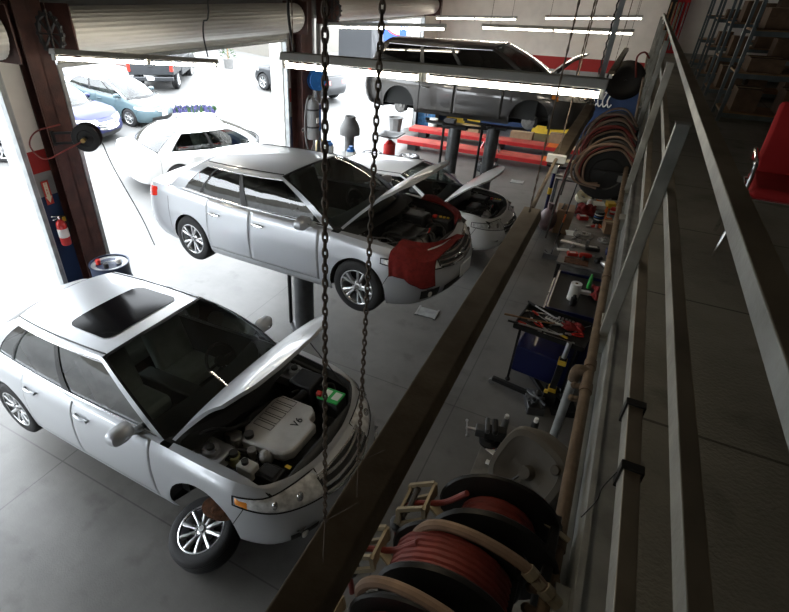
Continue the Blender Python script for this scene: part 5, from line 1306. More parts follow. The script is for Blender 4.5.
for k, m_ in enumerate(('red_cap', 'navy_plastic', 'black_plastic', 'brass')): b = MB(); b.box((-.07+.045*k, .02, .012), (.03, .03, .012)); b.build('small_part', m_, t)
p = at(494, 467, .9); t = thing('tube', 'white tube lying on the near workbench below the parts card', 'tube', (p.x, p.y, .92), rz=-.15); b = MB(); b.tube([(-.08, 0, 0), (.05, 0, 0), (.08, 0, 0)], [.022, .022, .012], 12); b.build('tube_body', 'paper_white', t); b = MB(); b.cyl((.078, 0, 0), (.10, 0, 0), .012, n=10); b.build('cap', 'grey_plastic', t)
flat('tray_insert', 'white plastic insert beside the enclosed cord reel on the near workbench', 'tray', 507, 471, (.10, .08, .01), 'paper_white')
# black engine hoist with yellow collars
pa, pb, pm = at(492, 380, .06), at(519, 360, .06), at(547, 404, .06)
t = thing('engine_hoist', 'black engine hoist with yellow collars and caster legs by the tool chest', 'hoist', (pm.x, pm.y, 0)); o_ = Vector((pm.x, pm.y, 0))
for i, p in enumerate((pa, pb)):
    b = MB(); b.bar(Vector((.0, .05*i, .10)), p-o_+Vector((0, 0, .04)), .06, .06); l = b.build('leg', 'black_metal', t, bevel=.006)
    b = MB(); q_ = p-o_; b.cyl((q_.x, q_.y-.02, .045), (q_.x, q_.y+.02, .045), .045, n=16); b.build('caster', 'grey_plastic', l)
b = MB(); b.box((0, .05, .16), (.16, .18, .20)); b.build('base', 'black_metal', t, bevel=.01)
b = MB(); b.bar((0, .05, .2), (.02, .08, .78), .08, .08, up=(1, 0, 0)); b.build('mast', 'black_metal', t, bevel=.006)
for z in (.28, .72): b = MB(); x = .02*(z-.2)/.58; b.box((x, .05+.03*(z-.2)/.58, z), (.10, .10, .07)); b.build('collar', 'yellow', t, bevel=.006)
b = MB(); b.cyl((.02, .08, .78), (.03, .10, 1.0), .03, n=12); b.build('ram', 'tool_steel', t)
b = MB(); b.box((-.06, -.05, .30), (.05, .03, .05)); b.build('release_knob', 'yellow', t, bevel=.008)
for i, (px, py, sz, m_, lab) in enumerate(((560, 405, (.30, .45, .10), 'black_metal', 'dark tray of parts on the floor beside the drop pipe'), (533, 405, (.22, .40, .12), 'lift_steel', 'dark steel bracket lying behind the vise'))):
    p = at(px, py, .0); t = thing('parts_tray', lab, 'tray', (p.x, p.y, 0), rz=.3); b = MB(); b.box((0, 0, sz[2]/2), sz); b.build('tray', m_, t, bevel=.01); b = MB(); random.seed(i)
    for k in range(9): b.cyl((random.uniform(-.12, .12), random.uniform(-.18, .18), sz[2]), (random.uniform(-.12, .12), random.uniform(-.18, .18), sz[2]+.05), .02, n=8)
    b.build('loose_parts', 'lift_steel', t)['kind'] = 'stuff'
# ------------------------------------------------------------------ blue tool chest and tool cart
y0, y1 = 6.5, 7.75
t = thing('tool_chest', 'big blue tool chest with drawers in front of the far workbench', 'tool chest', (.26, (y0+y1)/2, 0)); L = y1-y0; D = .95
b = MB(); b.box((0, 0, .45), (D, L, .74)); b.build('body', 'blue_steel', t, bevel=.012)
b = MB(); b.box((0, 0, .835), (D-.04, L-.04, .03)); b.build('top_mat', 'black_plastic', t)
for sgn in (-1, 1): b = MB(); b.box((0, sgn*(L/2-.01), .86), (D, .03, .05)); b.build('top_rim', 'blue_steel', t); b = MB(); b.box((sgn*(D/2-.01), 0, .86), (.03, L, .05)); b.build('top_rim', 'blue_steel', t)
for c_ in range(2):
    for k, (z, h) in enumerate(((.16, .16), (.33, .14), (.48, .12), (.61, .10), (.72, .08))):
        b = MB(); b.box((-D/2-.008, -L/4+c_*L/2, z), (.02, L/2-.03, h)); d = b.build('drawer', 'blue_steel', t, bevel=.004); b = MB(); b.box((-D/2-.03, -L/4+c_*L/2, z+h*.3), (.02, L/2-.1, .018)); b.build('drawer_handle', 'tool_steel', d)
for sx in (-1, 1):
    for sy in (-1, 1): b = MB(); b.cyl((sx*.38-.02, sy*(L/2-.1), .04), (sx*.38+.02, sy*(L/2-.1), .04), .04, n=14); b.build('caster', 'rubber', t)
ZC = .852
def roll(label, px, py, z, r=.06, h=.26, rz=0, lying=False):
    p = at(px, py, z); t = thing('paper_towel_roll', label, 'paper roll', (p.x, p.y, z)); b = MB(); b.lathe([(.02, 0), (r, 0), (r, h), (.02, h), (.02, 0)], 24); b.build('paper', 'paper_white', t); b = MB(); b.lathe([(.021, .001), (.021, h+.002), (.017, h+.002), (.017, .001)], 16); b.build('core', 'cardboard', t); return t
roll('white paper towel roll standing on the blue tool chest', 572, 299, ZC, .075, .26)
can('black can in front of the paper towel roll on the blue chest', 572, 305, 'black_plastic', ZC, .04, .14, 'black_plastic')
can('bright green bottle on the blue tool chest', 588, 288, 'green', ZC, .028, .20, 'green', 'bottle', 'bottle')
flat('plastic_box', 'white box lying in front of the green bottle', 'box', 585, 294, (.14, .06, .05), 'paper_white', ZC, .1)
# red cloths
def rag(label, px, py, z, sx, sy, m='rag_red', h=.05, seed=1, kind='shop_rag', cat='cloth'):
    p = at(px, py, z); random.seed(seed); b = MB(); n = 12; ph = [random.uniform(0, 6) for _ in range(6)]; rows = []
    for i in range(n+1):
        row = []
        for k in range(n+1):
            u, v = i/n*2-1, k/n*2-1; s_ = 1-.18*abs(math.sin(3*v+ph[0]))*abs(u)
            z_ = h*(.35+.65*abs(math.sin(4*u+ph[1]+1.5*v)*math.cos(3.2*v+ph[2])))*(1-.75*max(abs(u), abs(v))**3)
            row.append(Vector((u*sx/2*s_+.02*math.sin(5*v+ph[3]), v*sy/2+.02*math.sin(5*u+ph[4]), z_+.004)))
        rows.append(row)
    b.grid(rows); o = b.build(kind, m, None, solid=.004, loc=(p.x, p.y, z)); tag(o, label, cat); return o
rag('crumpled dark red shop rag on the right end of the blue tool chest', 599, 295, ZC, .22, .45, seed=4, h=.12)
# cart with tools in front of the chest
pc = at(554, 327, .92); t = thing('tool_cart', 'black tool cart with an open tray full of hand tools', 'tool cart', (pc.x, pc.y, 0), rz=-.12)
CZ = .92; CW, CLn = .86, .62
b = MB(); b.box((0, 0, CZ-.01), (CW, CLn, .02))
for sgn in (-1, 1): b.box((0, sgn*CLn/2, CZ+.02), (CW, .015, .06)); b.box((sgn*CW/2, 0, CZ+.02), (.015, CLn, .06))
b.build('tray', 'black_metal', t)
for sx in (-1, 1):
    for sy in (-1, 1): b = MB(); b.box((sx*(CW/2-.08), sy*(CLn/2-.06), CZ/2+.03), (.03, .03, CZ-.08)); b.build('leg', 'black_metal', t); b = MB(); b.sphere((sx*(CW/2-.08), sy*(CLn/2-.06), .035), .035, 10); b.build('caster', 'rubber', t)
b = MB(); b.box((0, 0, .42), (CW-.14, CLn-.1, .40)); b.build('drawer_box', 'blue_steel', t, bevel=.01)
cart_m = t.matrix_basis if False else Matrix.Translation(t.location) @ rotmat(z=-.12)
def tool(kind, label, pos, rz, m_handle=None, length=.24):
    t = thing(kind, label, 'tool', pos, rz=rz, group='hand tools on the tool cart'); b = MB()
    if kind == 'wrench':
        b.box((0, 0, .006), (length, .018, .008))
        for sg in (-1, 1): b.lathe([(.010, .0), (.022, .0), (.022, .012), (.010, .012), (.010, 0)], 14, Matrix.Translation((sg*length/2, 0, 0)))
        b.build('shaft', 'tool_steel', t)
    elif kind == 'screwdriver':
        b.cyl((0, 0, .016), (length*.6, 0, .016), .005, n=8); b.build('blade', 'tool_steel', t); b = MB(); b.tube([(-length*.45, 0, .016), (-length*.4, 0, .016), (-.02, 0, .016), (.0, 0, .016)], [.010, .016, .015, .009], 10); b.build('handle', m_handle or 'red_cap', t)
    elif kind == 'pliers':
        for sg in (-1, 1):
            b = MB(); b.tube(spline([(0, 0, .012), (.04, sg*.018, .012), (.10, sg*.03, .012), (.15, sg*.022, .012)], 4), .010, 8); b.build('grip', m_handle or 'red_cap', t)
        b = MB(); b.bar((.01, 0, .012), (-.07, .0, .012), .028, .014); b.build('jaws', 'tool_steel', t, bevel=.004)
    elif kind == 'ratchet':
        b.cyl((-.10, 0, .014), (.08, 0, .014), .010, n=10); b.lathe([(.001, .0), (.024, .0), (.024, .026), (.001, .026)], 16, Matrix.Translation((.10, 0, 0))); b.build('shaft', 'tool_steel', t); b = MB(); b.cyl((-.20, 0, .014), (-.09, 0, .014), .015, n=10); b.build('handle', m_handle or 'black_plastic', t)
    elif kind == 'socket':
        b.lathe([(.008, .0), (.015, 0), (.015, .04), (.009, .04), (.008, .0)], 14); b.build('socket_body', 'tool_steel', t)
    return t
spots = [('wrench', -.30, .20, .3, None, 'open steel wrench at the outer left of the tool cart'), ('screwdriver', -.24, .13, -.5, 'red_cap', 'red-handled screwdriver at the left of the tool cart'), ('wrench', -.18, -.02, .2, None, 'steel wrench across the middle of the tool cart'), ('pliers', -.10, -.12, 2.6, 'red_cap', 'red-handled pliers near the front edge of the tool cart'),
    ('ratchet', .02, .05, .5, 'black_plastic', 'ratchet handle in the middle of the tool cart'), ('screwdriver', .10, -.15, 2.9, 'yellow', 'yellow-handled screwdriver on the tool cart'), ('pliers', .22, -.05, .4, 'red_cap', 'red-handled pliers at the right of the tool cart'), ('wrench', .12, -.24, .05, None, 'long steel wrench along the front edge of the tool cart'), ('screwdriver', .30, .16, 1.0, 'black_plastic', 'black-handled screwdriver at the back right of the tool cart'), ('ratchet', -.22, -.20, -.15, 'red_cap', 'ratchet with red grip at the front left of the tool cart'), ('wrench', .26, .06, 1.2, None, 'steel wrench at the right end of the tool cart'), ('pliers', -.30, .02, 1.9, 'black_plastic', 'black pliers at the left end of the tool cart')]
for kind, x, y, rz, mh, lab in spots:
    q_ = cart_m @ Vector((x, y, CZ+.001)); tool(kind, lab, q_, rz-.12, mh, .34 if 'long' in lab else .26)
for k in range(5):
    q_ = cart_m @ Vector((.0+.045*k, .22, CZ+.001)); tt = tool('socket', 'short steel socket in the row along the back of the tool cart tray', q_, 0); tt['group'] = 'sockets in the cart tray'
q_ = cart_m @ Vector((-.02, .14, CZ+.001)); t = thing('socket_tray', 'pale grey organiser tray in the middle of the tool cart', 'tray', q_, rz=-.35); b = MB(); b.box((0, 0, .012), (.26, .10, .024)); b.build('tray_body', 'paper_white', t, bevel=.004)
for k in range(6): b = MB(); b.box((-.10+.04*k, 0, .026), (.028, .07, .006)); b.build('slot', 'grey_plastic', t)
q_ = cart_m @ Vector((.20, .12, CZ)); o = rag('crumpled dark red rag at the back of the tool cart', 575, 318, CZ+.002, .30, .20, seed=9, h=.06); o.location = (q_.x, q_.y, CZ+.002)
# ------------------------------------------------------------------ clutter on the far bench
def rotor(label, px, py, r=.15, z=.90):
    p = at(px, py, z); t = thing('brake_disc', label, 'brake disc', (p.x, p.y, z)); b = MB(); b.lathe([(.035, .0), (r, 0), (r, .022), (r*.62, .022), (r*.60, .055), (.035, .055), (.035, 0)], 32); b.build('disc', 'cast_alu', t)
    b = MB()
    for k in range(5): a = 2*PI*k/5; b.cyl((.058*math.cos(a), .058*math.sin(a), .05), (.058*math.cos(a), .058*math.sin(a), .057), .008, n=8)
    b.build('bolt_holes', 'bay_black', t); return t
rotor('large brake disc lying on the far workbench', 583, 236, .17); rotor('smaller brake disc at the right side of the far workbench', 605, 241, .13)
flat('paper_sheet', 'white and blue paper sheet left of the large brake disc', 'paper', 571, 233, (.18, .24, .004), 'paper_white', rz=.2)
flat('steel_tray', 'long silver tray across the near end of the far workbench', 'tray', 579, 246, (.62, .09, .03), 'tool_steel', rz=-.1)
flat('paper_towel', 'white paper towel hanging over the bench corner', 'paper', 563, 250, (.20, .10, .012), 'paper_white', rz=.3)
flat('steel_plate', 'dark steel plate on the near end of the far workbench', 'plate', 576, 262, (.36, .20, .02), 'rust', rz=.05)
t = crate('carton', 'small tan cardboard box at the right of the far workbench', 'box', 608, 232, (.20, .24, .20), 'cardboard', .90, .2, .004)
b = MB(); b.box((0, 0, .202), (.19, .05, .004)); b.build('tape', 'cream', t)
p = at(597, 223, .90); t = thing('can', 'blue and white striped can on the far workbench', 'can', (p.x, p.y, .90)); b = MB(); b.lathe([(.001, 0), (.085, 0), (.085, .22), (.08, .23), (.001, .23)], 20); b.build('tin', 'black_plastic', t)
for k, m_ in enumerate(('paper_white', 'reel_blue', 'paper_white')): b = MB(); b.lathe([(.0865, .08+.045*k), (.0865, .10+.045*k)], 20); b.build('stripe', m_, t)
rag('red shop rags heaped behind the striped can', 586, 212, .90, .42, .60, seed=2, h=.16); rag('dark red rag beside the orange tool', 604, 190, .90, .40, .7, seed=5, h=.2); rag('red rag near the black bins at the far end of the bench', 590, 186, .90, .35, .6, seed=6, h=.2)
p = at(581, 200, .90); t = thing('tape_roll', 'cream roll of masking tape on the far workbench', 'tape', (p.x, p.y, .90), rot=(.5, .3, 0)); b = MB(); b.lathe([(.07, .05), (.15, .05), (.15, .16), (.07, .16), (.07, .05)], 28); b.build('roll', 'sign_cream', t)
# impact wrenches and power tools
def impact(label, px, py, m, rz=0, z=.90):
    p = at(px, py, z); t = thing('impact_wrench', label, 'power tool', (p.x, p.y, z), rz=rz)
    b = MB(); b.tube([(-.10, 0, .045), (-.08, 0, .045), (.04, 0, .045), (.09, 0, .045)], [.03, .042, .042, .028], 14); b.build('body', m, t); b = MB(); b.cyl((.09, 0, .045), (.13, 0, .045), .014, n=10); b.build('anvil', 'tool_steel', t)
    b = MB(); b.bar((-.03, 0, .03), (-.07, -.16, .03), .045, .04); b.build('handle', 'black_plastic', t, bevel=.012); return t
impact('red impact wrench at the near end of the far workbench', 585, 258, 'red_cap', .3); impact('black impact wrench beside the red one', 598, 262, 'black_plastic', 1.2); impact('orange impact wrench among the red rags', 594, 197, 'orange', .4); impact('silver impact wrench at the bench edge under the pipe', 604, 267, 'tool_steel', 2.2)
flat('parts_box', 'yellow parts box among the red rags', 'box', 610, 207, (.16, .2, .10), 'yellow', rz=.3); flat('parts_box', 'white parts box behind the striped can', 'box', 598, 207, (.22, .26, .08), 'paper_white', rz=.2); flat('parts_box', 'orange parts box at the left side of the far workbench', 'box', 585, 195, (.24, .16, .08), 'orange', rz=.1)
flat('parts_box', 'grey parts box at the outer edge of the far workbench', 'box', 591, 188, (.14, .18, .14), 'grey_plastic', rz=.1)
can('bottle with yellow cap at the far end of the bench', 592, 180, 'paper_white', r=.05, h=.26, cap='yellow', kind='bottle', cat='bottle'); can('red bottle at the bench edge under the pipe', 617, 189, 'red_cap', r=.06, h=.22, cap='red_cap', kind='bottle', cat='bottle'); can('orange bottle right of the striped can', 604, 218, 'orange', r=.03, h=.2, cap='orange', kind='bottle', cat='bottle')
for i, (px, py, lab) in enumerate(((596, 176, 'black open bin at the far end of the bench, left one'), (614, 176, 'black open bin at the far end of the bench, right one'))):
    p = at(px, py, .90); t = thing('bin', lab, 'bin', (p.x, p.y, .90)); b = MB()
    for sg in (-1, 1): b.box((sg*.19, 0, .15), (.02, .44, .30)); b.box((0, sg*.21, .15), (.40, .02, .30))
    b.box((0, 0, .01), (.38, .42, .02)); b.build('tub', 'black_plastic', t); b = MB(); b.bar((-.2, -.22, .30), (-.2, .22, .30), .03, .02); b.build('rim', 'lift_steel', t)

# loose small things on the far bench
def small(kind, label, cat, px, py, build, z=.90, rz=0, group=None):
    p = at(px, py, z); t = thing(kind, label, cat, (p.x, p.y, z), rz=rz, group=group); build(t); return t
def mk_socket(t): b = MB(); b.lathe([(.012, 0), (.024, 0), (.024, .06), (.012, .06), (.012, 0)], 12); b.build('socket_body', 'tool_steel', t)
random.seed(77)
for k in range(9): small('socket', 'small steel socket standing among the clutter on the far workbench', 'socket', 578+random.uniform(-6, 24), 226+random.uniform(-8, 22), mk_socket, group='loose sockets on the far workbench')
def mk_pliers(c):
    def f(t):
        for sg in (-1, 1): b = MB(); b.tube(spline([(0, 0, .014), (.05, sg*.022, .014), (.13, sg*.036, .014), (.19, sg*.026, .014)], 4), .013, 8); b.build('grip', c, t)
        b = MB(); b.bar((.01, 0, .014), (-.09, 0, .014), .034, .018); b.build('jaws', 'tool_steel', t, bevel=.004)
    return f
small('pliers', 'red-handled pliers between the brake disc and the striped can', 'tool', 590, 227, mk_pliers('red_cap'), rz=.6); small('pliers', 'orange-handled pliers by the tan cardboard box', 'tool', 601, 229, mk_pliers('orange'), rz=2.0); small('pliers', 'black-handled pliers on the outer edge of the far workbench', 'tool', 575, 238, mk_pliers('black_plastic'), rz=1.1)
def mk_filter(c):
    def f(t): b = MB(); b.lathe([(.001, 0), (.05, 0), (.054, .01), (.054, .11), (.04, .135), (.001, .14)], 18); b.build('can_body', c, t); b = MB(); b.lathe([(.055, .04), (.055, .08)], 18); b.build('band', 'paper_white', t)
    return f
for px, py, c, lab in ((599, 201, 'orange', 'orange oil filter among the red rags'), (606, 198, 'black_plastic', 'black oil filter at the inner side of the far workbench'), (589, 206, 'paper_white', 'white oil filter in front of the orange parts box'), (612, 214, 'red_cap', 'red oil filter near the pipe, behind the tan cardboard box'), (593, 191, 'red_cap', 'red oil filter near the bottle with the yellow cap'), (606, 183, 'reel_blue', 'blue oil filter at the far end of the bench'), (601, 194, 'yellow', 'yellow oil filter beside the orange impact wrench')):
    small('oil_filter', lab, 'filter', px, py, mk_filter(c))
def mk_box(sz, c):
    def f(t): b = MB(); b.box((0, 0, sz[2]/2), sz); b.build('box_body', c, t, bevel=.004); b = MB(); b.box((0, 0, sz[2]+.002), (sz[0]*.6, sz[1]*.5, .004)); b.build('top_label', 'paper_white', t)
    return f
for px, py, sz, c, rz, lab in ((592, 250, (.22, .12, .06), 'black_plastic', .2, 'black tool case in front of the long silver tray'), (572, 255, (.16, .10, .05), 'red_cap', .3, 'red tool case at the outer near corner of the far workbench'), (609, 254, (.12, .16, .08), 'navy_plastic', .1, 'navy box at the inner near corner of the far workbench'), (607, 222, (.10, .12, .10), 'orange', .4, 'small orange box behind the tan cardboard box'), (582, 219, (.18, .14, .07), 'red_cap', .5, 'red box left of the striped can'), (614, 199, (.12, .16, .10), 'black_plastic', .1, 'black box next to the pipe behind the yellow parts box')):
    small('tool_case', lab, 'box', px, py, mk_box(sz, c), rz=rz)
for k, (x, y, rz, L_, m_, lab) in enumerate(((-.30, -.10, .25, .62, 'wood', 'long wooden stick sticking out over the outer edge of the tool cart'), (-.18, -.26, .12, .66, 'tool_steel', 'long steel pry bar lying along the near edge of the tool cart'), (-.22, .22, -.45, .50, 'tool_steel', 'steel extension bar at the outer back corner of the tool cart'))):
    q_ = cart_m @ Vector((x, y, CZ+.045)); t = thing('pry_bar', lab, 'tool', q_, rz=rz-.12); b = MB(); b.tube([(-L_/2, 0, .012), (L_/2-.05, 0, .012), (L_/2, 0, .03)], .011, 8); b.build('bar', m_, t); b = MB(); b.cyl((-L_/2-.01, 0, .012), (-L_/2+.12, 0, .012), .015, n=8); b.build('grip', 'black_plastic' if k else 'wood', t)
# tool stand and racks left of the far bench
pb, pt_ = at(541, 226, .0), at(552, 180, .0)
t = thing('tool_stand', 'rolling stand with a black tray top and yellow pole collar', 'tool stand', (pb.x, pb.y, 0))
b = MB(); b.cyl((0, 0, .10), (0, 0, 1.28), .035, n=14); b.build('pole', 'blue_steel', t); b = MB(); b.cyl((0, 0, .78), (0, 0, .92), .046, n=14); b.build('collar', 'yellow', t)
b = MB(); b.cyl((0, 0, 1.26), (0, 0, 1.42), .018, n=10); b.build('post', 'tool_steel', t); b = MB(); b.box((.20, .05, 1.43), (.75, .50, .02)); b.box((.20, -.20, 1.45), (.75, .015, .05)); b.box((-.17, .05, 1.45), (.015, .5, .05)); b.build('tray', 'black_metal', t)
for a in (0, PI/2, PI, 3*PI/2): b = MB(); b.bar((0, 0, .11), (.30*math.cos(a+.5), .30*math.sin(a+.5), .085), .05, .04); l = b.build('leg', 'black_metal', t); b = MB(); b.sphere((.30*math.cos(a+.5), .30*math.sin(a+.5), .035), .035, 10); b.build('caster', 'yellow' if a < 1 else 'grey_plastic', l)
pb = at(566, 226, 0); t = thing('steel_rack', 'grey tube rack standing between the tool stand and the bench', 'rack', (pb.x-.17, pb.y+.3, 0))
for x, y in ((-.30, -.25), (.28, -.25), (-.30, .25), (.28, .25)): b = MB(); b.cyl((x, y, .0), (x, y, 1.05), .02, n=10); b.build('post', 'lift_steel', t)
b = MB(); b.box((0, 0, 1.03), (.62, .54, .03)); b.build('shelf', 'lift_steel', t); b = MB(); b.cyl((-.34, -.28, 1.12), (.34, -.28, 1.10), .03, n=12); b.build('handle_bar', 'tool_steel', t)
p = at(567, 216, .35); t = thing('carton', 'brown cardboard box standing on the floor beside the far workbench', 'box', (p.x-.05, p.y, 0), rz=.1); b = MB(); b.box((0, 0, .27), (.36, .50, .54)); b.build('box_body', 'cardboard', t, bevel=.006); b = MB(); b.bar((-.1, -.15, .55), (-.05, .2, .56), .03, .015); b.build('strap', 'black_plastic', t)
p = at(556, 215, .25); p.y -= .45; b = MB(); b.sphere((0, 0, .28), .26, 16, sc_=(.75, 1, 1.05)); b.cyl((0, 0, .50), (.02, .02, .66), .06, .09, n=12); tag(b.build('plastic_bag', mat('bag_pink', (.22, .14, .14), .35, vary=.4, scale=7, bump=.5, bscale=12), None, loc=(p.x-.12, p.y, 0)), 'pinkish plastic bag leaning beside the brown cardboard box', 'bag')
p = at(562, 232, .55); t = thing('broom', 'broom with an orange grip leaning by the bench corner', 'broom', (p.x-.08, p.y-.15, 0)); b = MB(); b.cyl((0, 0, .08), (.10, .5, 1.5), .012, n=8); b.build('handle', 'black_plastic', t); b = MB(); b.cyl((.045, .225, .72), (.055, .28, .88), .018, n=10); b.build('grip', 'orange', t); b = MB(); b.box((0, 0, .05), (.30, .06, .10)); b.build('bristles', 'grey_plastic', t)
# floor hose near the far bench, hanging lines
b = MB(); hose(b, [at(545, 250, .015), at(553, 258, .015), at(560, 252, .015), at(556, 240, .015), at(562, 232, .015)], .014); tag(b.build('floor_hose', 'hose_dark', None), 'dark hose looped on the floor by the far bench corner', 'hose')
# cloths on the fender of the raised sedan
def fender_cloth(label, x0, x1, d, drop, rise, car, S, seed):
    random.seed(seed); ph = [random.uniform(0, 6) for _ in range(4)]; rows = []
    for i in range(25):
        u = i/24; x = x0+(x1-x0)*u; row = []
        yt = S.ytop(x); zt_ = S.ztop(x)
        for k in range(27):
            v = k/26
            if v < .4:
                w_ = v/.4; y = -(yt-d*(1-w_)); z = S.Z(x, y)+.016+.012*math.sin(9*u+ph[0])*math.sin(6*w_)
            else:
                w_ = (v-.4)/.6; z = zt_+.012-drop*w_*(1+.10*math.sin(5*u+ph[1])); q_ = S.s_of_x(x); pp = S.pt(q_, max(.45, z), .02); y = -(pp.y+.012+.020*abs(math.sin(11*u+ph[2]))*w_)
                if w_ > 0: x_ = x
            row.append(Vector((x+.03*math.sin(4*v+ph[3])*(v), y, z)))
        rows.append(row)
    b = MB(); b.grid(rows); M = car.matrix_basis if False else Matrix.Translation(car.location) @ Euler(car.rotation_euler).to_matrix().to_4x4()
    b.v = [tuple(M @ Vector(p)) for p in b.v]; o = b.build('fender_cloth', 'red_cloth', None, solid=.006); tag(o, label, 'cloth'); return o
fender_cloth('dark red cloth draped over the near fender of the raised silver sedan', .40, .82, .22, .27, 0, accord, S2, 3)
Ma = Matrix.Translation(accord.location) @ Euler(accord.rotation_euler).to_matrix().to_4x4()
b = MB(); rows = []
for i in range(29):
    u = i/28; x = .02+.62*u; row = []
    for k in range(11):
        v = k/10*2-1; y = S2.ytop(x)-.08+v*.10+.03*math.sin(3*u); z = S2.ztop(x)+.035+.035*math.sin(7*u+v)*(1-v*v)+.02*(1-v*v)-max(0, v)*.03; row.append(Ma @ Vector((x, y, z)))
    rows.append(row)
b.grid(rows); tag(b.build('fender_cloth', 'red_cloth', None, solid=.008), 'dark red cloth bunched along the far fender of the raised silver sedan', 'cloth')
# ------------------------------------------------------------------ mezzanine furniture
mat('shelf_steel', (.13, .16, .17), .5, .6, vary=.3); mat('chair_red', (.42, .010, .014), .75, vary=.1)
random.seed(21)
cartons = []
for r_, (yy, n_) in enumerate(((9.3, 5), (11.8, 5), (14.3, 5), (16.8, 4))):
    t = thing('storage_rack', ('nearest', 'second', 'third', 'farthest')[r_] + ' tall grey storage rack with wooden shelves on the mezzanine', 'storage rack', (1.25, yy, DZ)); 
    for x in (0, 2.1, 4.2):
        for y in (0, .75): b = MB(); b.box((x, y, 1.5), (.045, .045, 3.0)); b.build('upright', 'shelf_steel', t)
    for x in (0, 2.1): 
        for y in (0,):
            pass
    for k in range(6):
        z = .12+.52*k
        b = MB(); b.box((2.1, .375, z), (4.2, .74, .025)); s_ = b.build('shelf', 'wood', t)
        b = MB(); b.box((2.1, -.0, z-.035), (4.2, .03, .06)); b.box((2.1, .75, z-.035), (4.2, .03, .06)); b.build('shelf_beam', 'shelf_steel', s_)
        if r_ < 3:
            x = .12
            while x < 3.6:
                w_ = random.uniform(.25, .55); h_ = random.uniform(.15, .36)
                cartons.append((1.25+x+w_/2, yy+.36, DZ+z+.0135, w_, random.uniform(.35, .55), h_)); x += w_+random.uniform(.04, .5)
box0 = thing('carton', 'brown carton on the dark mezzanine shelves', 'box', (0, 0, -50), group='cartons on the mezzanine shelves')
b = MB(); b.box((0, 0, .5), (1, 1, 1)); b.build('carton_body', mat('carton_dark', (.14, .085, .05), .9, vary=.4, scale=3), box0)
b = MB(); b.box((0, 0, 1.004), (.98, .16, .008)); b.build('tape', 'cream', box0)
first = True
for x, y, z, w_, d_, h_ in cartons:
    c = box0 if first else dup(box0, (x, y, z)); c.location = (x, y, z); c.scale = (w_, d_, h_); first = False
# red chair
pc = at(783, 190, 3.50); t = thing('chair', 'red upholstered chair with chrome arms on the mezzanine', 'chair', (pc.x+.06, pc.y+.0, DZ), rz=-.10)
b = MB(); b.box((0, 0, .46), (.50, .50, .07)); b.build('seat', 'chair_red', t, bevel=.03)
b = MB(); b.box((0, .31, .70), (.48, .06, .48), 0, rotmat(x=-.34)); b.build('backrest', 'chair_red', t, bevel=.025)
for sx in (-1, 1):
    b = MB(); b.tube(spline([(sx*.27, .24, .56), (sx*.29, .1, .66), (sx*.29, -.22, .66), (sx*.28, -.25, .60), (sx*.27, -.22, .42)], 5), .013, 8); b.build('armrest', 'chrome', t)
    for sy in (-1, 1): b = MB(); b.tube([(sx*.25, sy*.22, .43), (sx*.29, sy*.27, .0)], .014, 8); b.build('leg', 'chrome', t)
b = MB(); b.tube([(sx_*.26, sy_*.25, .42) for sx_, sy_ in ((-1, -1), (1, -1), (1, 1), (-1, 1))], .012, 8, closed=True); b.build('seat_frame', 'chrome', t)
# leaning things at the end of the mezzanine
for i, (px, py, m_, lab) in enumerate(((676, 28, 'chair_red', 'red board leaning at the far end of the mezzanine'), (668, 30, 'black_metal', 'black rack of tools at the far end of the mezzanine'))):
    p = at_y(px, py, FW-.6); t = thing('board' if i == 0 else 'tool_rack', lab, 'board' if i == 0 else 'rack', (p.x, FW-.5, DZ)); b = MB(); b.box((0, .1, .75), (.35, .06, 1.5), 0, rotmat(x=-.12)); b.build('panel', m_, t)
    for k in range(3): b = MB(); b.cyl((-.12+.12*k, -.05, .1), (-.12+.12*k, .08, 1.4), .02, n=8); b.build('rod', 'wood' if i else 'lift_steel', t)
# wires at the ceiling and wall bits near the top
b = MB(); b.tube([(-.62, 8.2, 3.0), (-.62, 8.2, CE)], .03, 8); 
p = at_y(600, 82, 3.75); 
t = thing('hanging_bracket', 'dark slotted channel hanging from the ceiling at the far end of the lights', 'bracket', (p.x, 3.78, p.z))
b = MB(); b.box((0, 0, (CE-p.z)/2), (.030, .024, CE-p.z)); b.build('channel', 'galv', t)
b = MB(); b.tube([(-.020-.006*(k % 2), 0, .04+.025*k) for k in range(80)], .005, 5); b.build('toothed_edge', 'black_metal', t)
p = at_y(600, 108, FW-.05); t = thing('hook_rack', 'white hooks hanging on the navy far wall', 'hooks', (p.x, FW-.02, p.z+.2))
for k in range(4): b = MB(); b.tube(spline([(-.24+.16*k, -.02, .30), (-.30+.16*k, -.05, .05), (-.22+.16*k, -.06, -.15), (-.14+.16*k, -.05, -.05)], 5), .022, 6); b.build('hook', 'paper_white', t)
b = MB(); b.box((0, 0, .32), (.75, .04, .05)); b.build('rail', 'paper_white', t)
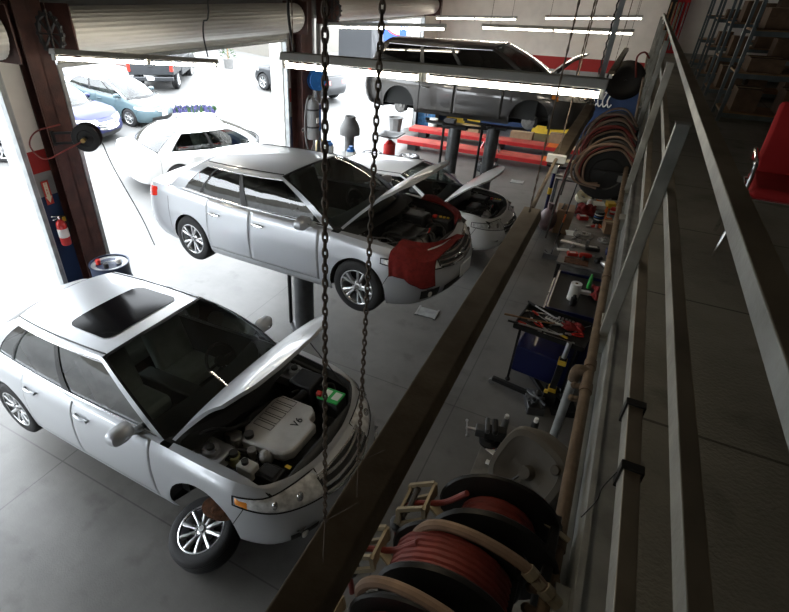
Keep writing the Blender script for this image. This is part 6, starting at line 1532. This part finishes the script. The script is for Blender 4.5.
# ------------------------------------------------------------------ lights
mat('fixture_paint', (.55, .54, .50), .5, vary=.15)
mat('fixture_dusty', (.16, .12, .075), .85, vary=.35, scale=7, bump=.15, col2=(.10, .07, .04))
emit('tube_light', (1.0, .91, .76), 30.0); emit('tube_light_dim', (1.0, .84, .60), 5.0)
def strip_light(label, a, c, tubes=2, top='fixture_paint', gap=.03, drop=.075, w=.12, hang=(.15, .85), zceil=CE, hangmat='steel', lit=True, group=None):
    a = Vector(a); c = Vector(c); d = (c-a); L = d.length; mid = (a+c)/2
    t = thing('strip_light', label, 'light', mid, group=group)
    q = d.to_track_quat('X', 'Z'); t.rotation_mode = 'QUATERNION'; t.rotation_quaternion = q
    b = MB()
    b.add([(-L/2, -w/2, 0), (L/2, -w/2, 0), (L/2, w/2, 0), (-L/2, w/2, 0), (-L/2, -w*.36, .055), (L/2, -w*.36, .055), (L/2, w*.36, .055), (-L/2, w*.36, .055)], [(0,3,2,1), (4,5,6,7), (0,1,5,4), (1,2,6,5), (2,3,7,6), (3,0,4,7)])
    b.build('housing', top, t, smooth=False, bevel=.004)
    n = tubes; l = L/n
    for k in range(n):
        x0 = -L/2+l*k+gap; x1 = -L/2+l*(k+1)-gap
        e = MB(); e.cyl((x0, 0, -drop*.55), (x1, 0, -drop*.55), .019, n=12); e.build('lamp_tube', 'tube_light' if lit else 'tube_light_dim', t)
        
        for xx in (x0-.012, x1+.012): h = MB(); h.box((xx, 0, -.028), (.03, .05, .07)); h.build('lamp_holder', 'frame_white', t, bevel=.004)
    return t
def chain(b, p0, p1, pitch=.02, wire=.0028, w=.011):
    p0 = Vector(p0); p1 = Vector(p1); d = p1-p0; n = max(2, int(d.length/pitch)); d.normalize()
    u = d.cross(Vector((0,1,0))).normalized(); v = d.cross(u)
    for k in range(n):
        c = p0+d*(pitch*(k+.5)); s_ = u if k % 2 else v; s_ = s_.lerp(u+v, .25).normalized(); h = pitch*.68
        pts = [c+d*(h*math.cos(a))*(1.0)+s_*(w*.5*math.sin(a)) for a in np.linspace(0, 2*PI, 11)[:-1]]
        b.tube(pts, wire, 5, closed=True)
def thin_chain(label, p0, p1, r=.006, group=None, m='chain_steel'):
    n = max(2, int((Vector(p1)-Vector(p0)).length/.03)); b = MB()
    L = [Vector(p0).lerp(Vector(p1), k/n) for k in range(n+1)]
    b.tube(L, [r*(1 if k % 2 else .45) for k in range(n+1)], 5); o = b.build('hanging_chain', m, None); tag(o, label, 'chain', group); return o
mat('chain_steel', (.20, .15, .11), .6, .4, vary=.4, scale=30)
# long fixture over the bays
strip_light('long fluorescent strip light crossing in front of the minivan', (-2.52, 3.66, 4.07), (-.13, 3.69, 4.07), 2)
strip_light('fluorescent strip light over the forecourt view, under the roll-up door', at_x(52, 54, -5.7), at_x(216, 63, -5.7), 2)
strip_light('fluorescent strip light in front of the far roll-up door', at_y(329, 25, 11.2), at_y(446, 27, 11.2), 2)
strip_light('fluorescent strip light at the far wall, lower and left of the pair', at_y(482, 26, 15.0), at_y(634, 32, 15.0), 2)
strip_light('fluorescent strip light at the far wall, upper one spanning the centre', at_y(436, 17, 19.0), at_y(517, 18, 19.0), 2)
strip_light('fluorescent strip light at the far wall, small one at right near the mezzanine', at_y(545, 17, 19.0), at_y(643, 17, 19.0), 2)
# fixtures seen from above
f1 = strip_light('dusty brown strip light seen from above, nearest, hung on two chains', (-.297, .30, 3.50), (-.297, 2.80, 3.50), 2, 'fixture_dusty', lit=False)
f2 = strip_light('dusty brown strip light seen from above, second along the row', (-.335, 3.93, 3.50), (-.335, 6.37, 3.50), 2, 'fixture_dusty', lit=False)
f3 = strip_light('dusty strip light seen from above, farthest along the row', (-.33, 9.7, 3.50), (-.33, 14.6, 3.50), 2, 'fixture_dusty', lit=False)
b = MB(); b.cyl((-.30, 2.80, 3.55), (-.335, 3.95, 3.55), .012, n=8); b.box((-.335, 3.92, 3.55), (.13, .05, .05), 1); tag(b.build('conduit_rod', ['fixture_dusty', 'frame_white'], None), 'thin conduit rod joining the two nearest dusty strip lights', 'rod')
for i, (x, y) in enumerate(((at(325, 521, 3.60).x, at(325, 521, 3.60).y), (at(358, 462, 3.60).x, at(358, 462, 3.60).y))):
    b = MB(); chain(b, (x, y, CE), (x, y, 3.60), .0125, .0019, .0088)
    b.tube([(x, y, 3.60), (x+.03, y+.10, 3.56)], .0012, 4); b.tube([(x, y, 3.60), (x+.03, y-.06, 3.56)], .0012, 4)
    o = b.build('hanging_chain', 'chain_steel', None); tag(o, 'rusty link chain holding the nearest strip light, ' + ('left one at the windshield' if i == 0 else 'right one over the bumper'), 'chain')
# the chains and cables that carry the other fixtures
for lab, x, y, z in (('thin chain holding the far end of the nearest dusty strip light', -.30, 2.72, 3.53), ('thin chain holding the near end of the second dusty strip light', -.335, 4.0, 3.53), ('thin chain holding the far end of the second dusty strip light', -.335, 6.3, 3.53), ('thin chain at the near end of the farthest dusty strip light', -.33, 9.8, 3.53), ('thin chain at the far end of the farthest dusty strip light', -.33, 14.5, 3.53),
    ('thin chain at the left end of the long strip light', -2.42, 3.66, 4.12), ('thin chain at the right end of the long strip light', -.32, 3.69, 4.12)):
    thin_chain(lab, (x, y, z), (x, y, CE), .006)
for lab, p in (('black cable looping down to the right end of the strip light under the roll-up door', at_x(208, 57, -5.7)), ('black cable looping down to the left end of the long strip light', Vector((-2.44, 3.70, 4.13)))):
    b = MB(); b.tube(spline([p, p+Vector((-.04, .0, .25)), p+Vector((-.03, .02, .45)), p+Vector((.10, .02, .75)), Vector((p.x+.12, p.y, CE))], 6), .012, 7); tag(b.build('light_cable', 'black_plastic', None), lab, 'cable')
for px, y, z in ((334, 11.2, 0), (440, 11.2, 0), (490, 15.0, 0), (625, 15.0, 0), (441, 19.0, 0), (512, 19.0, 0), (550, 19.0, 0), (637, 19.0, 0)):
    q_ = at_y(px, {11.2: 24, 15.0: 28, 19.0: 17}[y], y); thin_chain('thin hanging wire of the far strip lights under the ceiling', (q_.x, y, q_.z), (q_.x, y, CE), .008, 'hanging wires of the far strip lights')
q_ = at_x(56, 51, -5.7); thin_chain('thin chain at the left end of the strip light under the roll-up door', q_, (q_.x, q_.y, CE), .006)
# daylight
sun = bpy.data.lights.new('sun', 'SUN'); sun.energy = 1.2; sun.angle = .02; sun.color = (1, .96, .9)
so = bpy.data.objects.new('sun', sun); COL.objects.link(so); so.rotation_euler = Vector((-.25, .35, -1)).to_track_quat('-Z', 'Y').to_euler()
w = bpy.data.worlds.new('world'); sc.world = w; w.use_nodes = True
w.node_tree.nodes['Background'].inputs[0].default_value = (.88, .94, 1, 1); w.node_tree.nodes['Background'].inputs[1].default_value = 11.0
sc.view_settings.view_transform = 'Standard'; sc.view_settings.look = 'None'; sc.view_settings.gamma = 1.0; sc.view_settings.use_curve_mapping = False
sc.view_settings.exposure = 0.0
